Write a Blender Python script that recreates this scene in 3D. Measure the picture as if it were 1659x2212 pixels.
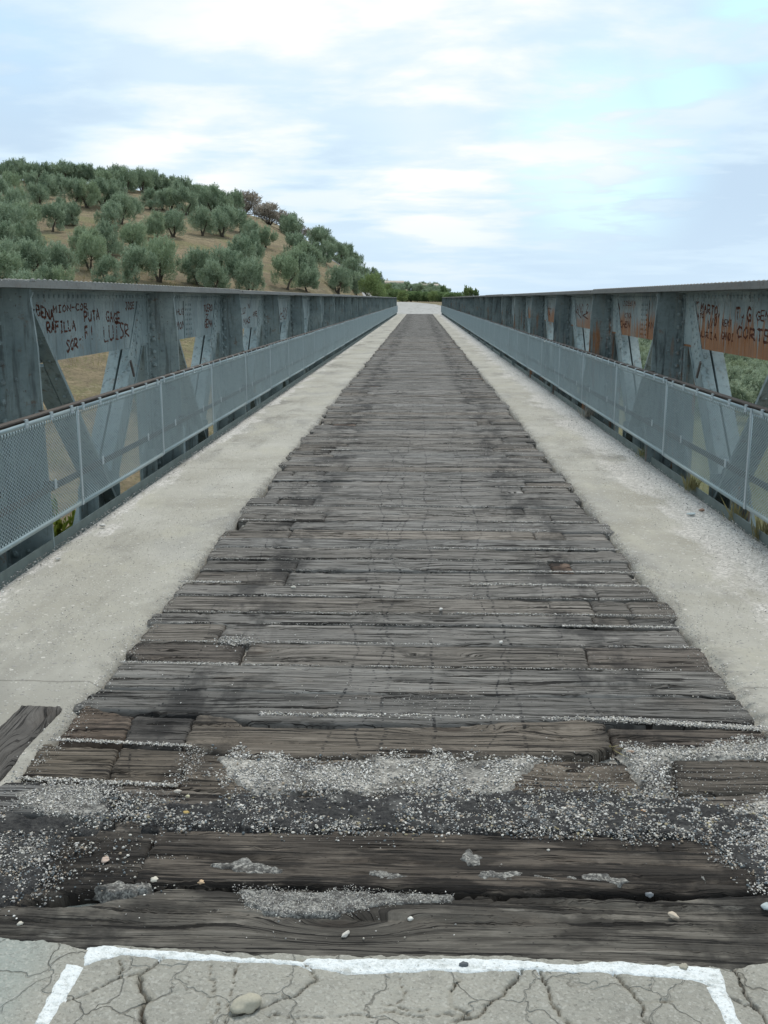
import bpy, math, random
import numpy as np
from mathutils import Vector, Matrix

for o in list(bpy.data.objects): bpy.data.objects.remove(o)
SC = bpy.context.scene
COL = SC.collection
# ------------------------------------------------------------------ camera
PITCH, YAW = math.radians(11.835), math.radians(1.975)
cd = bpy.data.cameras.new("camera"); cam = bpy.data.objects.new("camera", cd); COL.objects.link(cam)
F = Vector((-math.sin(YAW)*math.cos(PITCH), math.cos(YAW)*math.cos(PITCH), -math.sin(PITCH)))
R_ = Vector((math.cos(YAW), math.sin(YAW), 0)); U = R_.cross(F)
cam.matrix_world = Matrix(((R_.x, U.x, -F.x, 0), (R_.y, U.y, -F.y, 0), (R_.z, U.z, -F.z, 1.6), (0, 0, 0, 1)))
cd.sensor_fit = 'VERTICAL'; cd.sensor_height = 36; cd.lens = 36*2200/2212
cd.clip_start = 0.05; cd.clip_end = 9000
SC.camera = cam
SC.view_settings.view_transform = 'Standard'; SC.view_settings.look = 'None'
SC.view_settings.gamma = 1; SC.view_settings.exposure = 0.42
# ------------------------------------------------------------------ node helpers
class NT:
    def __init__(s, tree): s.t = tree; s.n = tree.nodes; s.l = tree.links
    def new(s, typ, **kw):
        n = s.n.new(typ)
        for k, v in kw.items(): setattr(n, k, v)
        return n
    def set(s, sock, v):
        if isinstance(v, bpy.types.NodeSocket): s.l.new(v, sock)
        else: sock.default_value = v
    def math(s, op, a, b=0.0, c=0.0, clamp=False):
        n = s.new('ShaderNodeMath', operation=op, use_clamp=clamp)
        s.set(n.inputs[0], a); s.set(n.inputs[1], b); s.set(n.inputs[2], c); return n.outputs[0]
    def vmath(s, op, a, b=(0, 0, 0)):
        n = s.new('ShaderNodeVectorMath', operation=op)
        s.set(n.inputs[0], a); s.set(n.inputs[1], b)
        return n.outputs['Value'] if op in ('DOT_PRODUCT', 'LENGTH', 'DISTANCE') else n.outputs[0]
    def rng(s, v, a, b, c=0.0, d=1.0, smooth=True):
        n = s.new('ShaderNodeMapRange'); n.interpolation_type = 'SMOOTHSTEP' if smooth else 'LINEAR'
        s.set(n.inputs[0], v)
        for i, q in enumerate((a, b, c, d)): s.set(n.inputs[i+1], q)
        return n.outputs[0]
    def noise(s, vec, scale=1.0, detail=4.0, rough=0.55, dist=0.0):
        n = s.new('ShaderNodeTexNoise'); s.set(n.inputs['Vector'], vec); n.inputs['Scale'].default_value = scale
        n.inputs['Detail'].default_value = detail; n.inputs['Roughness'].default_value = rough; n.inputs['Distortion'].default_value = dist
        return n.outputs['Fac']
    def vor(s, vec, scale=1.0, out='Distance', feature='F1', rnd=1.0):
        n = s.new('ShaderNodeTexVoronoi', feature=feature); s.set(n.inputs['Vector'], vec)
        n.inputs['Scale'].default_value = scale; n.inputs['Randomness'].default_value = rnd
        return n.outputs[out]
    def mul(s, vec, k): return s.vmath('MULTIPLY', vec, k)
    def mix(s, f, a, b, mode='MIX'):
        n = s.new('ShaderNodeMix', data_type='RGBA', blend_type=mode); n.clamp_factor = True
        s.set(n.inputs[0], f); s.set(n.inputs[6], c4(a)); s.set(n.inputs[7], c4(b)); return n.outputs[2]
    def ramp(s, f, stops):
        n = s.new('ShaderNodeValToRGB'); e = n.color_ramp.elements
        while len(e) < len(stops): e.new(0.5)
        for q, (p, c) in zip(e, stops): q.position = p; q.color = c4(c)
        s.set(n.inputs[0], f); return n.outputs[0]
    def sep(s, v):
        n = s.new('ShaderNodeSeparateXYZ'); s.set(n.inputs[0], v); return n.outputs
    def comb(s, x, y, z):
        n = s.new('ShaderNodeCombineXYZ')
        for i, q in enumerate((x, y, z)): s.set(n.inputs[i], q)
        return n.outputs[0]
def c4(c):
    return c if isinstance(c, bpy.types.NodeSocket) or len(c) == 4 else (c[0], c[1], c[2], 1.0)
def material(name):
    m = bpy.data.materials.new(name); m.use_nodes = True; n = NT(m.node_tree)
    b = next(q for q in m.node_tree.nodes if q.type == 'BSDF_PRINCIPLED'); b.inputs['Specular IOR Level'].default_value = 0.3
    return m, n, b
def bump(n, b, h, dist, strength=1.0):
    q = n.new('ShaderNodeBump'); q.inputs['Distance'].default_value = dist; q.inputs['Strength'].default_value = strength
    n.set(q.inputs['Height'], h); n.l.new(q.outputs[0], b.inputs['Normal'])
# ------------------------------------------------------------------ sky and sun
SUN_EL, SUN_AZ = math.radians(56), math.radians(8)      # azimuth from +Y towards +X
w = bpy.data.worlds.new("World"); SC.world = w; w.use_nodes = True; wn = NT(w.node_tree)
bg = next(q for q in wn.n if q.type == 'BACKGROUND')
sky = wn.new('ShaderNodeTexSky', sky_type='NISHITA'); sky.sun_disc = False
sky.sun_elevation = SUN_EL; sky.sun_rotation = SUN_AZ; sky.air_density = 1.0; sky.dust_density = 0.6; sky.ozone_density = 1.5
tc = wn.new('ShaderNodeTexCoord'); D = tc.outputs['Generated']; X, Y, Z = wn.sep(D)
zz = wn.math('ADD', wn.math('MAXIMUM', Z, 0.0), 0.14)
P = wn.comb(wn.math('DIVIDE', X, zz), wn.math('DIVIDE', Y, zz), 0.0)
n1 = wn.noise(wn.mul(P, (0.6, 0.75, 1)), 1.0, 3, 0.5, 0.3)
n2 = wn.noise(wn.mul(P, (1.3, 1.6, 1)), 1.0, 6, 0.52, 0.25)
n3 = wn.noise(wn.vmath('ADD', wn.mul(P, (2.2, 2.9, 1)), (7.3, 2.2, 0)), 1.0, 7, 0.55, 0.15)
n2 = wn.math('ADD', wn.math('MULTIPLY', n2, 0.55), wn.math('MULTIPLY', n3, 0.45))
def skydir(px, py):
    v = F + R_*((px-829.5)/2200) + U*((1106-py)/2200); v.normalize(); return tuple(v)
def blob(px, py, r):                      # a patch of the cloud cover around one compass direction
    d = wn.vmath('DISTANCE', D, skydir(px, py)); return wn.rng(d, 0.0, r, 1.0, 0.0)
hole = wn.math('MAXIMUM', wn.math('MULTIPLY', blob(1300, 330, .12), .7), wn.math('MAXIMUM', blob(1650, 20, .075), wn.math('MULTIPLY', blob(1490, 190, .08), .6)))
hole = wn.math('MAXIMUM', hole, wn.math('MULTIPLY', blob(20, 60, .10), .2))
hole = wn.math('MULTIPLY', hole, wn.rng(n2, .44, .54, 1.0, 0.0))
bright = wn.math('MAXIMUM', blob(820, 330, .30), wn.math('MAXIMUM', blob(1250, 200, .22), wn.math('MAXIMUM', wn.math('MULTIPLY', blob(780, 60, .2), .5), blob(350, 300, .15))))
grey = wn.math('MAXIMUM', blob(720, 410, .11), wn.math('MAXIMUM', wn.math('MULTIPLY', blob(1450, 450, .26), 1.0), wn.math('MULTIPLY', blob(120, 250, .18), .7)))
lum = wn.math('ADD', wn.math('MULTIPLY', wn.rng(n1, .3, .7), .35), wn.math('MULTIPLY', wn.rng(n2, .42, .58), .55))
lum = wn.math('ADD', lum, wn.math('MULTIPLY', bright, .42)); lum = wn.math('SUBTRACT', lum, wn.math('MULTIPLY', grey, .40), clamp=True)
cloud = wn.ramp(lum, [(0.0, (.44, .565, .695)), (.45, (.545, .67, .765)), (.8, (.67, .735, .785)), (1.0, (.78, .80, .81))])
blue = wn.mix(1.0, wn.mul(sky.outputs[0], (.085, .095, .085)), (.19, .33, .47), 'ADD')
lowc = wn.rng(Z, 0.0, .10, 1.0, 0.0)
cloud = wn.mix(wn.math('MULTIPLY', lowc, .75), cloud, (.50, .63, .75))
skyc = wn.mix(hole, cloud, blue)
wn.l.new(skyc, bg.inputs[0]); bg.inputs[1].default_value = 1.0
sd = bpy.data.lights.new("sun", 'SUN'); sd.energy = 1.7; sd.angle = math.radians(16); sd.color = (1, .94, .85)
so = bpy.data.objects.new("sun", sd); COL.objects.link(so)
sv = Vector((math.sin(SUN_AZ)*math.cos(SUN_EL), math.cos(SUN_AZ)*math.cos(SUN_EL), math.sin(SUN_EL)))
so.rotation_euler = sv.to_track_quat('Z', 'Y').to_euler(); so.location = (30, 30, 60)
# ------------------------------------------------------------------ object helpers
def tag(o, label=None, cat=None, group=None, kind=None):
    if label: o['label'] = label
    if cat: o['category'] = cat
    if group: o['group'] = group
    if kind: o['kind'] = kind
    return o
def obj(name, me, parent=None, loc=(0, 0, 0)):
    o = bpy.data.objects.new(name, me); COL.objects.link(o); o.location = loc
    if parent: o.parent = parent
    return o
def empty(name, loc=(0, 0, 0), rz=0.0):
    o = bpy.data.objects.new(name, None); COL.objects.link(o); o.location = loc; o.rotation_euler[2] = rz; o.empty_display_size = .3
    return o
def copy_tree(o, parent=None):
    c = o.copy(); COL.objects.link(c); c.parent = parent
    for ch in o.children: copy_tree(ch, c)
    return c
def mesh_np(name, V, Fc, mat, smooth=False, attrs=None, mats=None, midx=None):
    """V (n,3) and Fc (m,k) with one k"""
    me = bpy.data.meshes.new(name); V = np.asarray(V, np.float32); Fc = np.asarray(Fc, np.int32); m, k = Fc.shape
    me.vertices.add(len(V)); me.vertices.foreach_set('co', V.ravel())
    me.loops.add(m*k); me.loops.foreach_set('vertex_index', Fc.ravel())
    me.polygons.add(m); me.polygons.foreach_set('loop_start', np.arange(0, m*k, k, dtype=np.int32))
    try: me.polygons.foreach_set('loop_total', np.full(m, k, np.int32))
    except Exception: pass
    for q in (mats or [mat]): me.materials.append(q)
    if midx is not None: me.polygons.foreach_set('material_index', np.asarray(midx, np.int32))
    me.update(calc_edges=True)
    if smooth: me.polygons.foreach_set('use_smooth', np.ones(m, bool))
    for an, (typ, arr) in (attrs or {}).items():
        a = me.attributes.new(an, typ, 'POINT')
        a.data.foreach_set('color' if typ == 'FLOAT_COLOR' else 'value', np.asarray(arr, np.float32).ravel())
    return me
class MB:
    """collects boxes, tubes, prisms and rivets into one mesh"""
    def __init__(s): s.v = []; s.f = []; s.m = []; s.mi = 0
    def add(s, vs, fs):
        b = len(s.v); s.v += [tuple(q) for q in vs]; s.f += [tuple(i+b for i in q) for q in fs]; s.m += [s.mi]*len(fs)
    def box(s, x0, x1, y0, y1, z0, z1):
        s.add([(x, y, z) for x in (x0, x1) for y in (y0, y1) for z in (z0, z1)],
              [(0, 1, 3, 2), (4, 6, 7, 5), (0, 4, 5, 1), (2, 3, 7, 6), (0, 2, 6, 4), (1, 5, 7, 3)])
    def prism(s, poly, a, d0, d1):        # poly of 2-D points, extruded along axis a between d0 and d1
        n = len(poly)
        def p(q, d): return (d, q[0], q[1]) if a == 0 else ((q[0], d, q[1]) if a == 1 else (q[0], q[1], d))
        s.add([p(q, d0) for q in poly]+[p(q, d1) for q in poly],
              [tuple(range(n)), tuple(range(2*n-1, n-1, -1))]+[(i, i+n, (i+1) % n+n, (i+1) % n) for i in range(n)])
    def dome(s, c, nrm, r, h, seg=7):
        nrm = Vector(nrm); t = nrm.orthogonal().normalized(); b = nrm.cross(t); c = Vector(c)
        vs = []
        for rr, hh in ((1, 0), (.8, .62)):
            for i in range(seg):
                a = 2*math.pi*i/seg; vs.append(c+(t*math.cos(a)+b*math.sin(a))*r*rr+nrm*h*hh)
        vs.append(c+nrm*h)
        s.add(vs, [(i, (i+1) % seg, seg+(i+1) % seg, seg+i) for i in range(seg)]+[(seg+i, seg+(i+1) % seg, 2*seg) for i in range(seg)])
    def tube(s, pts, rad, seg=7):
        rings = []
        for i, p in enumerate(pts):
            p = Vector(p); d = (Vector(pts[min(i+1, len(pts)-1)])-Vector(pts[max(i-1, 0)])).normalized()
            t = d.orthogonal().normalized(); b = d.cross(t)
            rings.append([p+(t*math.cos(2*math.pi*k/seg)+b*math.sin(2*math.pi*k/seg))*rad[i] for k in range(seg)])
        vs = [q for r in rings for q in r]; fs = []
        for i in range(len(pts)-1):
            for k in range(seg): fs.append((i*seg+k, i*seg+(k+1) % seg, (i+1)*seg+(k+1) % seg, (i+1)*seg+k))
        fs += [tuple(range(seg-1, -1, -1)), tuple(range((len(pts)-1)*seg, len(pts)*seg))]
        s.add(vs, fs)
    def mesh(s, name, mats, smooth=False):
        me = bpy.data.meshes.new(name); me.from_pydata(s.v, [], s.f)
        for q in (mats if isinstance(mats, list) else [mats]): me.materials.append(q)
        me.polygons.foreach_set('material_index', np.array(s.m, np.int32))
        if smooth: me.polygons.foreach_set('use_smooth', np.ones(len(me.polygons), bool))
        me.update(); return me
    def build(s, name, mats, parent=None, loc=(0, 0, 0), smooth=False): return obj(name, s.mesh(name, mats, smooth), parent, loc)
# ------------------------------------------------------------------ numpy noise
def _h(i, j, s):
    n = (i*374761393+j*668265263+s*1442695041) & 0xffffffff
    n = ((n ^ (n >> 13))*1274126177) & 0xffffffff
    return ((n ^ (n >> 16)) & 0xffffff)/float(0xffffff)
def vn(x, y, s=0):
    x = np.asarray(x, float); y = np.asarray(y, float)
    i = np.floor(x).astype(np.int64); j = np.floor(y).astype(np.int64); u = x-i; v = y-j
    u = u*u*(3-2*u); v = v*v*(3-2*v)
    return (_h(i, j, s)*(1-u)+_h(i+1, j, s)*u)*(1-v)+(_h(i, j+1, s)*(1-u)+_h(i+1, j+1, s)*u)*v
def fbm(x, y, s=0, o=4):
    r = 0; a = .5; t = 0
    for k in range(o): r = r+a*vn(x*2**k, y*2**k, s+k*17); t += a; a *= .5
    return r/t
def SS(x, a, b):
    t = np.clip((np.asarray(x, float)-a)/(b-a), 0, 1); return t*t*(3-2*t)
def polydist(px, py, poly):
    """signed distance, positive inside"""
    P = np.array(poly); Q = np.roll(P, -1, 0); d = np.full(px.shape, 1e9); ins = np.zeros(px.shape, bool)
    for (ax, ay), (bx, by) in zip(P, Q):
        ex, ey = bx-ax, by-ay; L = ex*ex+ey*ey+1e-12
        t = np.clip(((px-ax)*ex+(py-ay)*ey)/L, 0, 1); d = np.minimum(d, np.hypot(px-ax-t*ex, py-ay-t*ey))
        c = ((ay > py) != (by > py)) & (px < (bx-ax)*(py-ay)/((by-ay) if abs(by-ay) > 1e-9 else 1e-9)+ax); ins ^= c
    return np.where(ins, d, -d)
def ordinal(n):
    ones = ['', 'first', 'second', 'third', 'fourth', 'fifth', 'sixth', 'seventh', 'eighth', 'ninth', 'tenth', 'eleventh', 'twelfth', 'thirteenth', 'fourteenth', 'fifteenth', 'sixteenth', 'seventeenth', 'eighteenth', 'nineteenth']
    tn = ['', '', 'twenty', 'thirty', 'forty', 'fifty', 'sixty', 'seventy', 'eighty', 'ninety']
    if n >= 100:
        r = n % 100; h = ['', 'one', 'two', 'three', 'four'][n//100]+' hundred'
        return h+'th' if r == 0 else h+' and '+ordinal(r)
    if n < 20: return ones[n]
    if n % 10 == 0: return tn[n//10][:-1]+'ieth'
    return tn[n//10]+'-'+ones[n % 10]
rng = np.random.default_rng(7); random.seed(7)
# ------------------------------------------------------------------ materials
def obj_info(n): return n.new('ShaderNodeObjectInfo').outputs
def attr(n, name, out='Fac'): return n.new('ShaderNodeAttribute', attribute_name=name).outputs[out]
def make_wood():
    m, n, b = material('weathered_wood')
    t = n.new('ShaderNodeTexCoord'); oi = obj_info(n); ob = t.outputs['Object']; pos = n.new('ShaderNodeNewGeometry').outputs['Position']
    off = n.vmath('MULTIPLY', n.comb(oi['Random'], oi['Random'], oi['Random']), (71.0, 37.0, 53.0))
    v0 = n.vmath('ADD', ob, off)
    kn = n.vor(n.mul(v0, (1.05, 3.1, 1)), 1.0)
    warp = n.math('ADD', n.rng(kn, 0.0, .30, .085, 0.0), n.math('MULTIPLY', n.noise(n.mul(v0, (1.3, 4, 1)), 1.0, 2), .045))
    x, y, z = n.sep(v0)
    g = n.comb(x, n.math('ADD', y, warp), z)
    gr = n.noise(n.mul(g, (1.3, 42, 1)), 1.0, 6, .68)
    fine = n.noise(n.mul(g, (4.5, 190, 1)), 1.0, 4, .7)
    crk = n.noise(n.mul(n.vmath('ADD', g, (5, 3, 0)), (1.7, 70, 1)), 1.0, 5, .65)
    ck2 = n.noise(n.mul(n.vmath('ADD', g, (9, 1, 0)), (2.4, 170, 1)), 1.0, 3, .6)
    ckm = n.math('MAXIMUM', n.rng(crk, .565, .60), n.math('MULTIPLY', n.rng(ck2, .60, .64), .8))
    bl = n.noise(n.mul(v0, (2.3, 5, 1)), 1.0, 4, .6)
    col = n.ramp(gr, [(.27, (.046, .042, .037)), (.43, (.158, .150, .138)), (.60, (.270, .258, .240)), (.82, (.39, .378, .35))])
    col = n.mix(n.rng(fine, .35, .75, .35, 0), col, (.05, .046, .042))
    col = n.mix(n.rng(bl, .54, .76, 0, .4), col, (.105, .080, .060))
    col = n.mix(n.rng(n.noise(n.mul(v0, (3.1, 7, 1)), 1.0, 5, .7), .54, .66, 0, .60), col, (.034, .032, .030))
    col = n.mix(n.rng(kn, .045, .10, .75, 0), col, (.055, .045, .038))
    col = n.mix(n.math('MULTIPLY', ckm, .92), col, (.014, .012, .011))
    # dark stains where the rails once lay
    wx_, wy_, wz_ = n.sep(pos); sn = n.noise(n.mul(pos, (4.5, 2.2, 1)), 1.0, 5, .65)
    side = n.math('ABSOLUTE', n.math('SUBTRACT', n.math('ABSOLUTE', n.math('ADD', wx_, .02)), .86))
    col = n.mix(n.math('MULTIPLY', n.rng(side, .08, .30, 1, 0), n.rng(sn, .44, .60, 0, .72)), col, (.030, .029, .029))
    # pits and dark specks
    sp = n.noise(n.mul(pos, (55, 90, 1)), 1.0, 2, .5); col = n.mix(n.rng(sp, .68, .72, 0, .8), col, (.022, .02, .02))
    # dotted drip trails that run along the deck
    px, py, pz = n.sep(pos); tm = None
    for x0, amp, sd_, wd in ((-.13, .10, 1.0, .011), (-.30, .10, 4.0, .009), (-.20, .14, 9.0, .007), (.06, .06, 13.0, .010), (.40, .08, 21.0, .010), (.33, .14, 27.0, .006), (-1.02, .16, 33.0, .006), (.70, .1, 41., .005)):
        wv = n.noise(n.comb(sd_, n.math('MULTIPLY', py, .75), 0), 1.0, 3, .6)
        d = n.math('ABSOLUTE', n.math('SUBTRACT', px, n.math('ADD', n.math('MULTIPLY', n.math('SUBTRACT', wv, .5), amp*4), x0)))
        r = n.rng(d, wd*.4, wd*1.0, 1, 0); tm = r if tm is None else n.math('MAXIMUM', tm, r)
    tm = n.math('MULTIPLY', tm, n.rng(n.noise(n.mul(pos, (25, 85, 1)), 1.0, 2), .50, .56))
    tm = n.math('MULTIPLY', tm, n.rng(py, 2.7, 3.3)); tm = n.math('MULTIPLY', tm, n.rng(py, 7, 25, .85, .2))
    col = n.mix(tm, col, (.02, .02, .022))
    # pale dust trodden into the surface
    dn = n.noise(n.mul(pos, (9, 26, 1)), 1.0, 6, .75); col = n.mix(n.rng(dn, .66, .74, 0, .5), col, (.34, .33, .31))
    # black tar and damp stains on the first timbers
    tar = n.noise(n.mul(pos, (2.6, 9, 1)), 1.0, 6, .65); tk = n.rng(py, 2.5, 3.1, 1, 0); tk = n.math('MULTIPLY', tk, n.rng(py, 2.40, 2.56, .45, 1))
    col = n.mix(n.math('MULTIPLY', n.rng(tar, .42, .54), n.math('MULTIPLY', tk, .92)), col, (.018, .016, .015))
    pl = n.noise(n.mul(n.vmath('ADD', pos, (3, 7, 0)), (3.2, 15, 1)), 1.0, 6, .7); col = n.mix(n.math('MULTIPLY', n.rng(pl, .60, .70), n.rng(py, 2.9, 3.4, .5, .12)), col, (.33, .33, .32))
    col = n.mix(1.0, col, oi['Color'], 'MULTIPLY')
    n.l.new(col, b.inputs['Base Color']); b.inputs['Roughness'].default_value = .92
    h = n.math('SUBTRACT', n.math('ADD', gr, n.math('MULTIPLY', fine, .35)), n.math('MULTIPLY', ckm, .9))
    bump(n, b, h, .009, 1.0)
    return m
WOOD = make_wood()
def make_concrete(kind):
    m, n, b = material('concrete_'+kind)
    pos = n.new('ShaderNodeNewGeometry').outputs['Position']; x, y, z = n.sep(pos)
    big = n.noise(pos, .9, 5, .6); mid = n.noise(pos, 5, 5, .65)
    fine = n.noise(pos, 70, 4, .7)
    if kind == 'walk':
        c = n.ramp(big, [(.3, (.32, .30, .25)), (.5, (.385, .365, .315)), (.72, (.46, .44, .39))])
        c = n.mix(n.rng(n.noise(n.mul(pos, (1.2, .5, 1)), 1.0, 5, .6), .5, .68, 0, .7), c, (.275, .268, .25))
        c = n.mix(n.rng(mid, .56, .7, 0, .5), c, (.50, .48, .42))
        st_ = n.noise(n.mul(pos, (1.1, .35, 1)), 1.3, 5, .62)
        c = n.mix(n.math('MULTIPLY', n.rng(st_, .50, .64), n.rng(n.math('ABSOLUTE', x), 1.5, 2.2, .35, .75)), c, (.185, .175, .15))
        c = n.mix(n.rng(n.noise(n.mul(pos, (.9, .5, 1)), 2.1, 5, .6), .52, .66, 0, .55), c, (.43, .405, .33))
        vd = n.vor(pos, 55, 'Distance'); vc = n.vor(pos, 55, 'Color'); r, g_, b_ = n.sep(vc)
        st = n.math('MULTIPLY', n.rng(vd, .22, .36, 1, 0), n.rng(r, .45, .5))
        c = n.mix(n.math('MULTIPLY', st, .75), c, n.mix(g_, (.20, .19, .18), (.66, .63, .57)))
        vd2 = n.vor(pos, 24, 'Distance'); r2, g2, b2 = n.sep(n.vor(pos, 24, 'Color'))
        st2 = n.math('MULTIPLY', n.rng(vd2, .20, .30, 1, 0), n.rng(r2, .72, .76))
        c = n.mix(n.math('MULTIPLY', st2, .7), c, n.mix(g2, (.24, .23, .22), (.70, .66, .60)))
        # loose pale grit lies against the right kerb, a little against the left
        e = n.math('ADD', x, n.math('MULTIPLY', n.math('SUBTRACT', n.noise(n.mul(pos, (2, .8, 1)), 1.0, 6, .7), .5), 1.5))
        wr = n.rng(e, 1.78, 2.02); wl = n.rng(e, -2.22, -2.34)
        gm = n.math('MAXIMUM', wr, wl); gv = n.vor(pos, 75, 'Color'); gr_, gg, gb = n.sep(gv)
        c = n.mix(n.math('MULTIPLY', gm, .85), c, n.mix(gr_, (.36, .34, .31), (.72, .68, .63)))
        # casting joints every 5.6 m
        jy = n.math('ABSOLUTE', n.math('SUBTRACT', n.math('MODULO', n.math('ADD', y, n.math('MULTIPLY', mid, .05)), 5.6), 4.1))
        c = n.mix(n.math('MULTIPLY', n.rng(n.math('ABSOLUTE', x), 1.34, 1.50, .6, 0), n.rng(mid, .42, .6)), c, (.20, .185, .16))
        c = n.mix(n.rng(jy, .004, .010, .5, 0), c, (.12, .11, .095))
        h = n.math('ADD', n.math('MULTIPLY', n.math('ADD', st, st2), .5), n.math('ADD', n.math('MULTIPLY', fine, .6), n.math('MULTIPLY', gm, n.math('MULTIPLY', gr_, 1.0))))
        bump(n, b, h, .006, .8)
    else:
        c = n.ramp(big, [(.3, (.27, .26, .225)), (.55, (.34, .325, .28)), (.75, (.39, .37, .32))])
        c = n.mix(n.rng(mid, .5, .7, 0, .6), c, (.215, .205, .175))
        c = n.mix(n.rng(fine, .58, .70, 0, .7), c, (.13, .12, .10))
        c = n.mix(n.rng(x, -1.0, -.84, .8, 0), c, n.mix(mid, (.29, .32, .29), (.33, .35, .32)))
        wv = n.vmath('ADD', pos, n.mul(n.comb(n.noise(pos, 9, 3), n.noise(n.vmath('ADD', pos, (4, 4, 4)), 9, 3), 0), (.16, .16, 0)))
        hair = n.rng(n.vor(wv, 4.6, 'Distance', 'DISTANCE_TO_EDGE'), .0, .018, 1, 0)
        c = n.mix(n.math('MULTIPLY', hair, n.rng(n.noise(pos, 3.3, 3), .48, .60, 0, .5)), c, (.10, .088, .068))
        ag = n.sep(n.vor(pos, 160, 'Color')); c = n.mix(n.rng(ag[0], .72, .9, 0, .28), c, (.15, .14, .12)); c = n.mix(n.rng(ag[1], .78, .9, 0, .28), c, (.52, .50, .45))
        cr = attr(n, 'crack'); c = n.mix(cr, c, (.050, .040, .030)); c = n.mix(attr(n, 'dirt'), c, (.25, .23, .185))
        bump(n, b, n.math('SUBTRACT', n.math('ADD', fine, n.math('ADD', n.math('MULTIPLY', mid, 1.2), n.math('MULTIPLY', ag[1], .5))), hair), .006, .9)
    n.l.new(c, b.inputs['Base Color']); b.inputs['Roughness'].default_value = .95
    return m
WALK = make_concrete('walk'); SLAB = make_concrete('slab')
def make_plain(name, col, rough=.8, var=.25, scale=8, metal=0.0, bd=.002, stretch=(1, 1, 1)):
    m, n, b = material(name); t = n.new('ShaderNodeTexCoord'); v = n.mul(t.outputs['Object'], stretch)
    f = n.noise(v, scale, 5, .6)
    c = n.mix(f, tuple(q*(1-var) for q in col), tuple(min(1, q*(1+var)) for q in col))
    n.l.new(c, b.inputs['Base Color']); b.inputs['Roughness'].default_value = rough; b.inputs['Metallic'].default_value = metal
    bump(n, b, f, bd, .5); return m
def make_steel(name, rustiness, pale=1.0):
    m, n, b = material(name); pos = n.new('ShaderNodeNewGeometry').outputs['Position']; x, y, z = n.sep(pos)
    a = n.noise(pos, 1.6, 5, .6); f = n.noise(pos, 26, 5, .65)
    c = n.ramp(a, [(.3, (.120, .155, .150)), (.5, (.205, .248, .232)), (.7, (.29, .33, .30))])
    c = n.mix(1.0, c, (pale*.98, pale, pale*1.07), 'MULTIPLY'); c = n.mix(n.rng(f, .45, .7, 0, .35/pale**2), c, (.07, .085, .085))
    # old paint runs, chalky streaks
    s = n.noise(n.mul(pos, (14, 14, .9)), 1.0, 5, .65)
    c = n.mix(n.rng(s, .52, .7, 0, .40), c, (.25, .26, .225))
    c = n.mix(n.rng(n.noise(n.mul(pos, (20, 20, 2.2)), 1.0, 4, .6), .52, .68, 0, .75/pale**2), c, (.040, .042, .040))
    c = n.mix(n.rng(n.noise(pos, 9, 5, .7), .60, .68, 0, .5), c, (.17, .085, .045))
    c = n.mix(n.rng(z, 1.655, 1.672, 0, .65), c, n.mix(f, (.075, .06, .05), (.24, .20, .17)))
    # rust: specks everywhere, runs where there is more of it
    sp = n.noise(pos, 33, 5, .75); rs = n.rng(sp, .61, .67); rs = n.math('MULTIPLY', rs, n.rng(a, .42, .6, .2, .9))
    run = n.noise(n.mul(pos, (17, 17, 1.3)), 1.0, 6, .62); low = n.noise(n.mul(pos, (1, .9, 1.5)), 1.0, 3, .5)
    hz = n.rng(z, 1.58, 1.15, -.05, .10*rustiness)
    rr = n.rng(n.math('ADD', n.math('ADD', n.math('MULTIPLY', run, .62), n.math('MULTIPLY', low, .38)), hz), .60-.03*rustiness, .74-.05*rustiness)
    rust = n.mix(n.noise(n.mul(pos, (30, 30, 6)), 1.0, 5, .7), (.085, .028, .010), (.50, .19, .04))
    c = n.mix(n.math('MULTIPLY', rr, .85 if rustiness > .5 else .35), c, rust)
    c = n.mix(rs, c, (.10, .042, .022))
    n.l.new(c, b.inputs['Base Color']); b.inputs['Roughness'].default_value = .62
    bump(n, b, n.math('ADD', n.math('MULTIPLY', f, .5), n.math('MULTIPLY', rs, .8)), .0016, .7); return m
STEEL = make_steel('painted_steel', 0.25, 1.22); STEELR = make_steel('rusting_painted_steel', 1.75, 1.2); STEELM = make_steel('worn_painted_steel', .55); STEEL_LIT = make_steel('lit_face_painted_steel', .45, 1.38)  # last copy has less grime, and brightness of lit faces put into its colour
MESHM = make_plain('galvanised_sheet', (.30, .375, .39), .5, .16, 4, .25, .0004)
CLAMP = make_plain('zinc_clip', (.42, .48, .50), .5, .2, 6, .25)
RAIL = make_plain('rusted_rail', (.10, .085, .075), .8, .5, 9)
KERB = make_plain('kerb_steel', (.17, .20, .185), .8, .45, 7)
SCRATCH = make_plain('scratched_rust', (.115, .038, .022), .9, .5, 40)
RUN = make_plain('rust_run', (.30, .115, .035), .9, .6, 25)
def make_stone():
    m, n, b = material('gravel_stone'); c = attr(n, 'tone', 'Color'); pos = n.new('ShaderNodeNewGeometry').outputs['Position']
    c = n.mix(n.rng(n.noise(pos, 160, 3), .3, .7, 0, .35), c, n.mix(.5, c, (.12, .11, .10)))
    n.l.new(c, b.inputs['Base Color']); b.inputs['Roughness'].default_value = .9; return m
STONE = make_stone()
def make_bed():
    m, n, b = material('grit_bed'); pos = n.new('ShaderNodeNewGeometry').outputs['Position']
    r, g, bb = n.sep(n.vor(pos, 120, 'Color')); f = n.noise(pos, 4, 5)
    c = n.mix(r, (.20, .19, .17), (.52, .49, .44)); c = n.mix(n.rng(f, .45, .6, 0, .9), c, (.06, .055, .05))
    n.l.new(c, b.inputs['Base Color']); b.inputs['Roughness'].default_value = 1; bump(n, b, n.math('ADD', r, f), .01, 1); return m
BED = make_bed()
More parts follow.
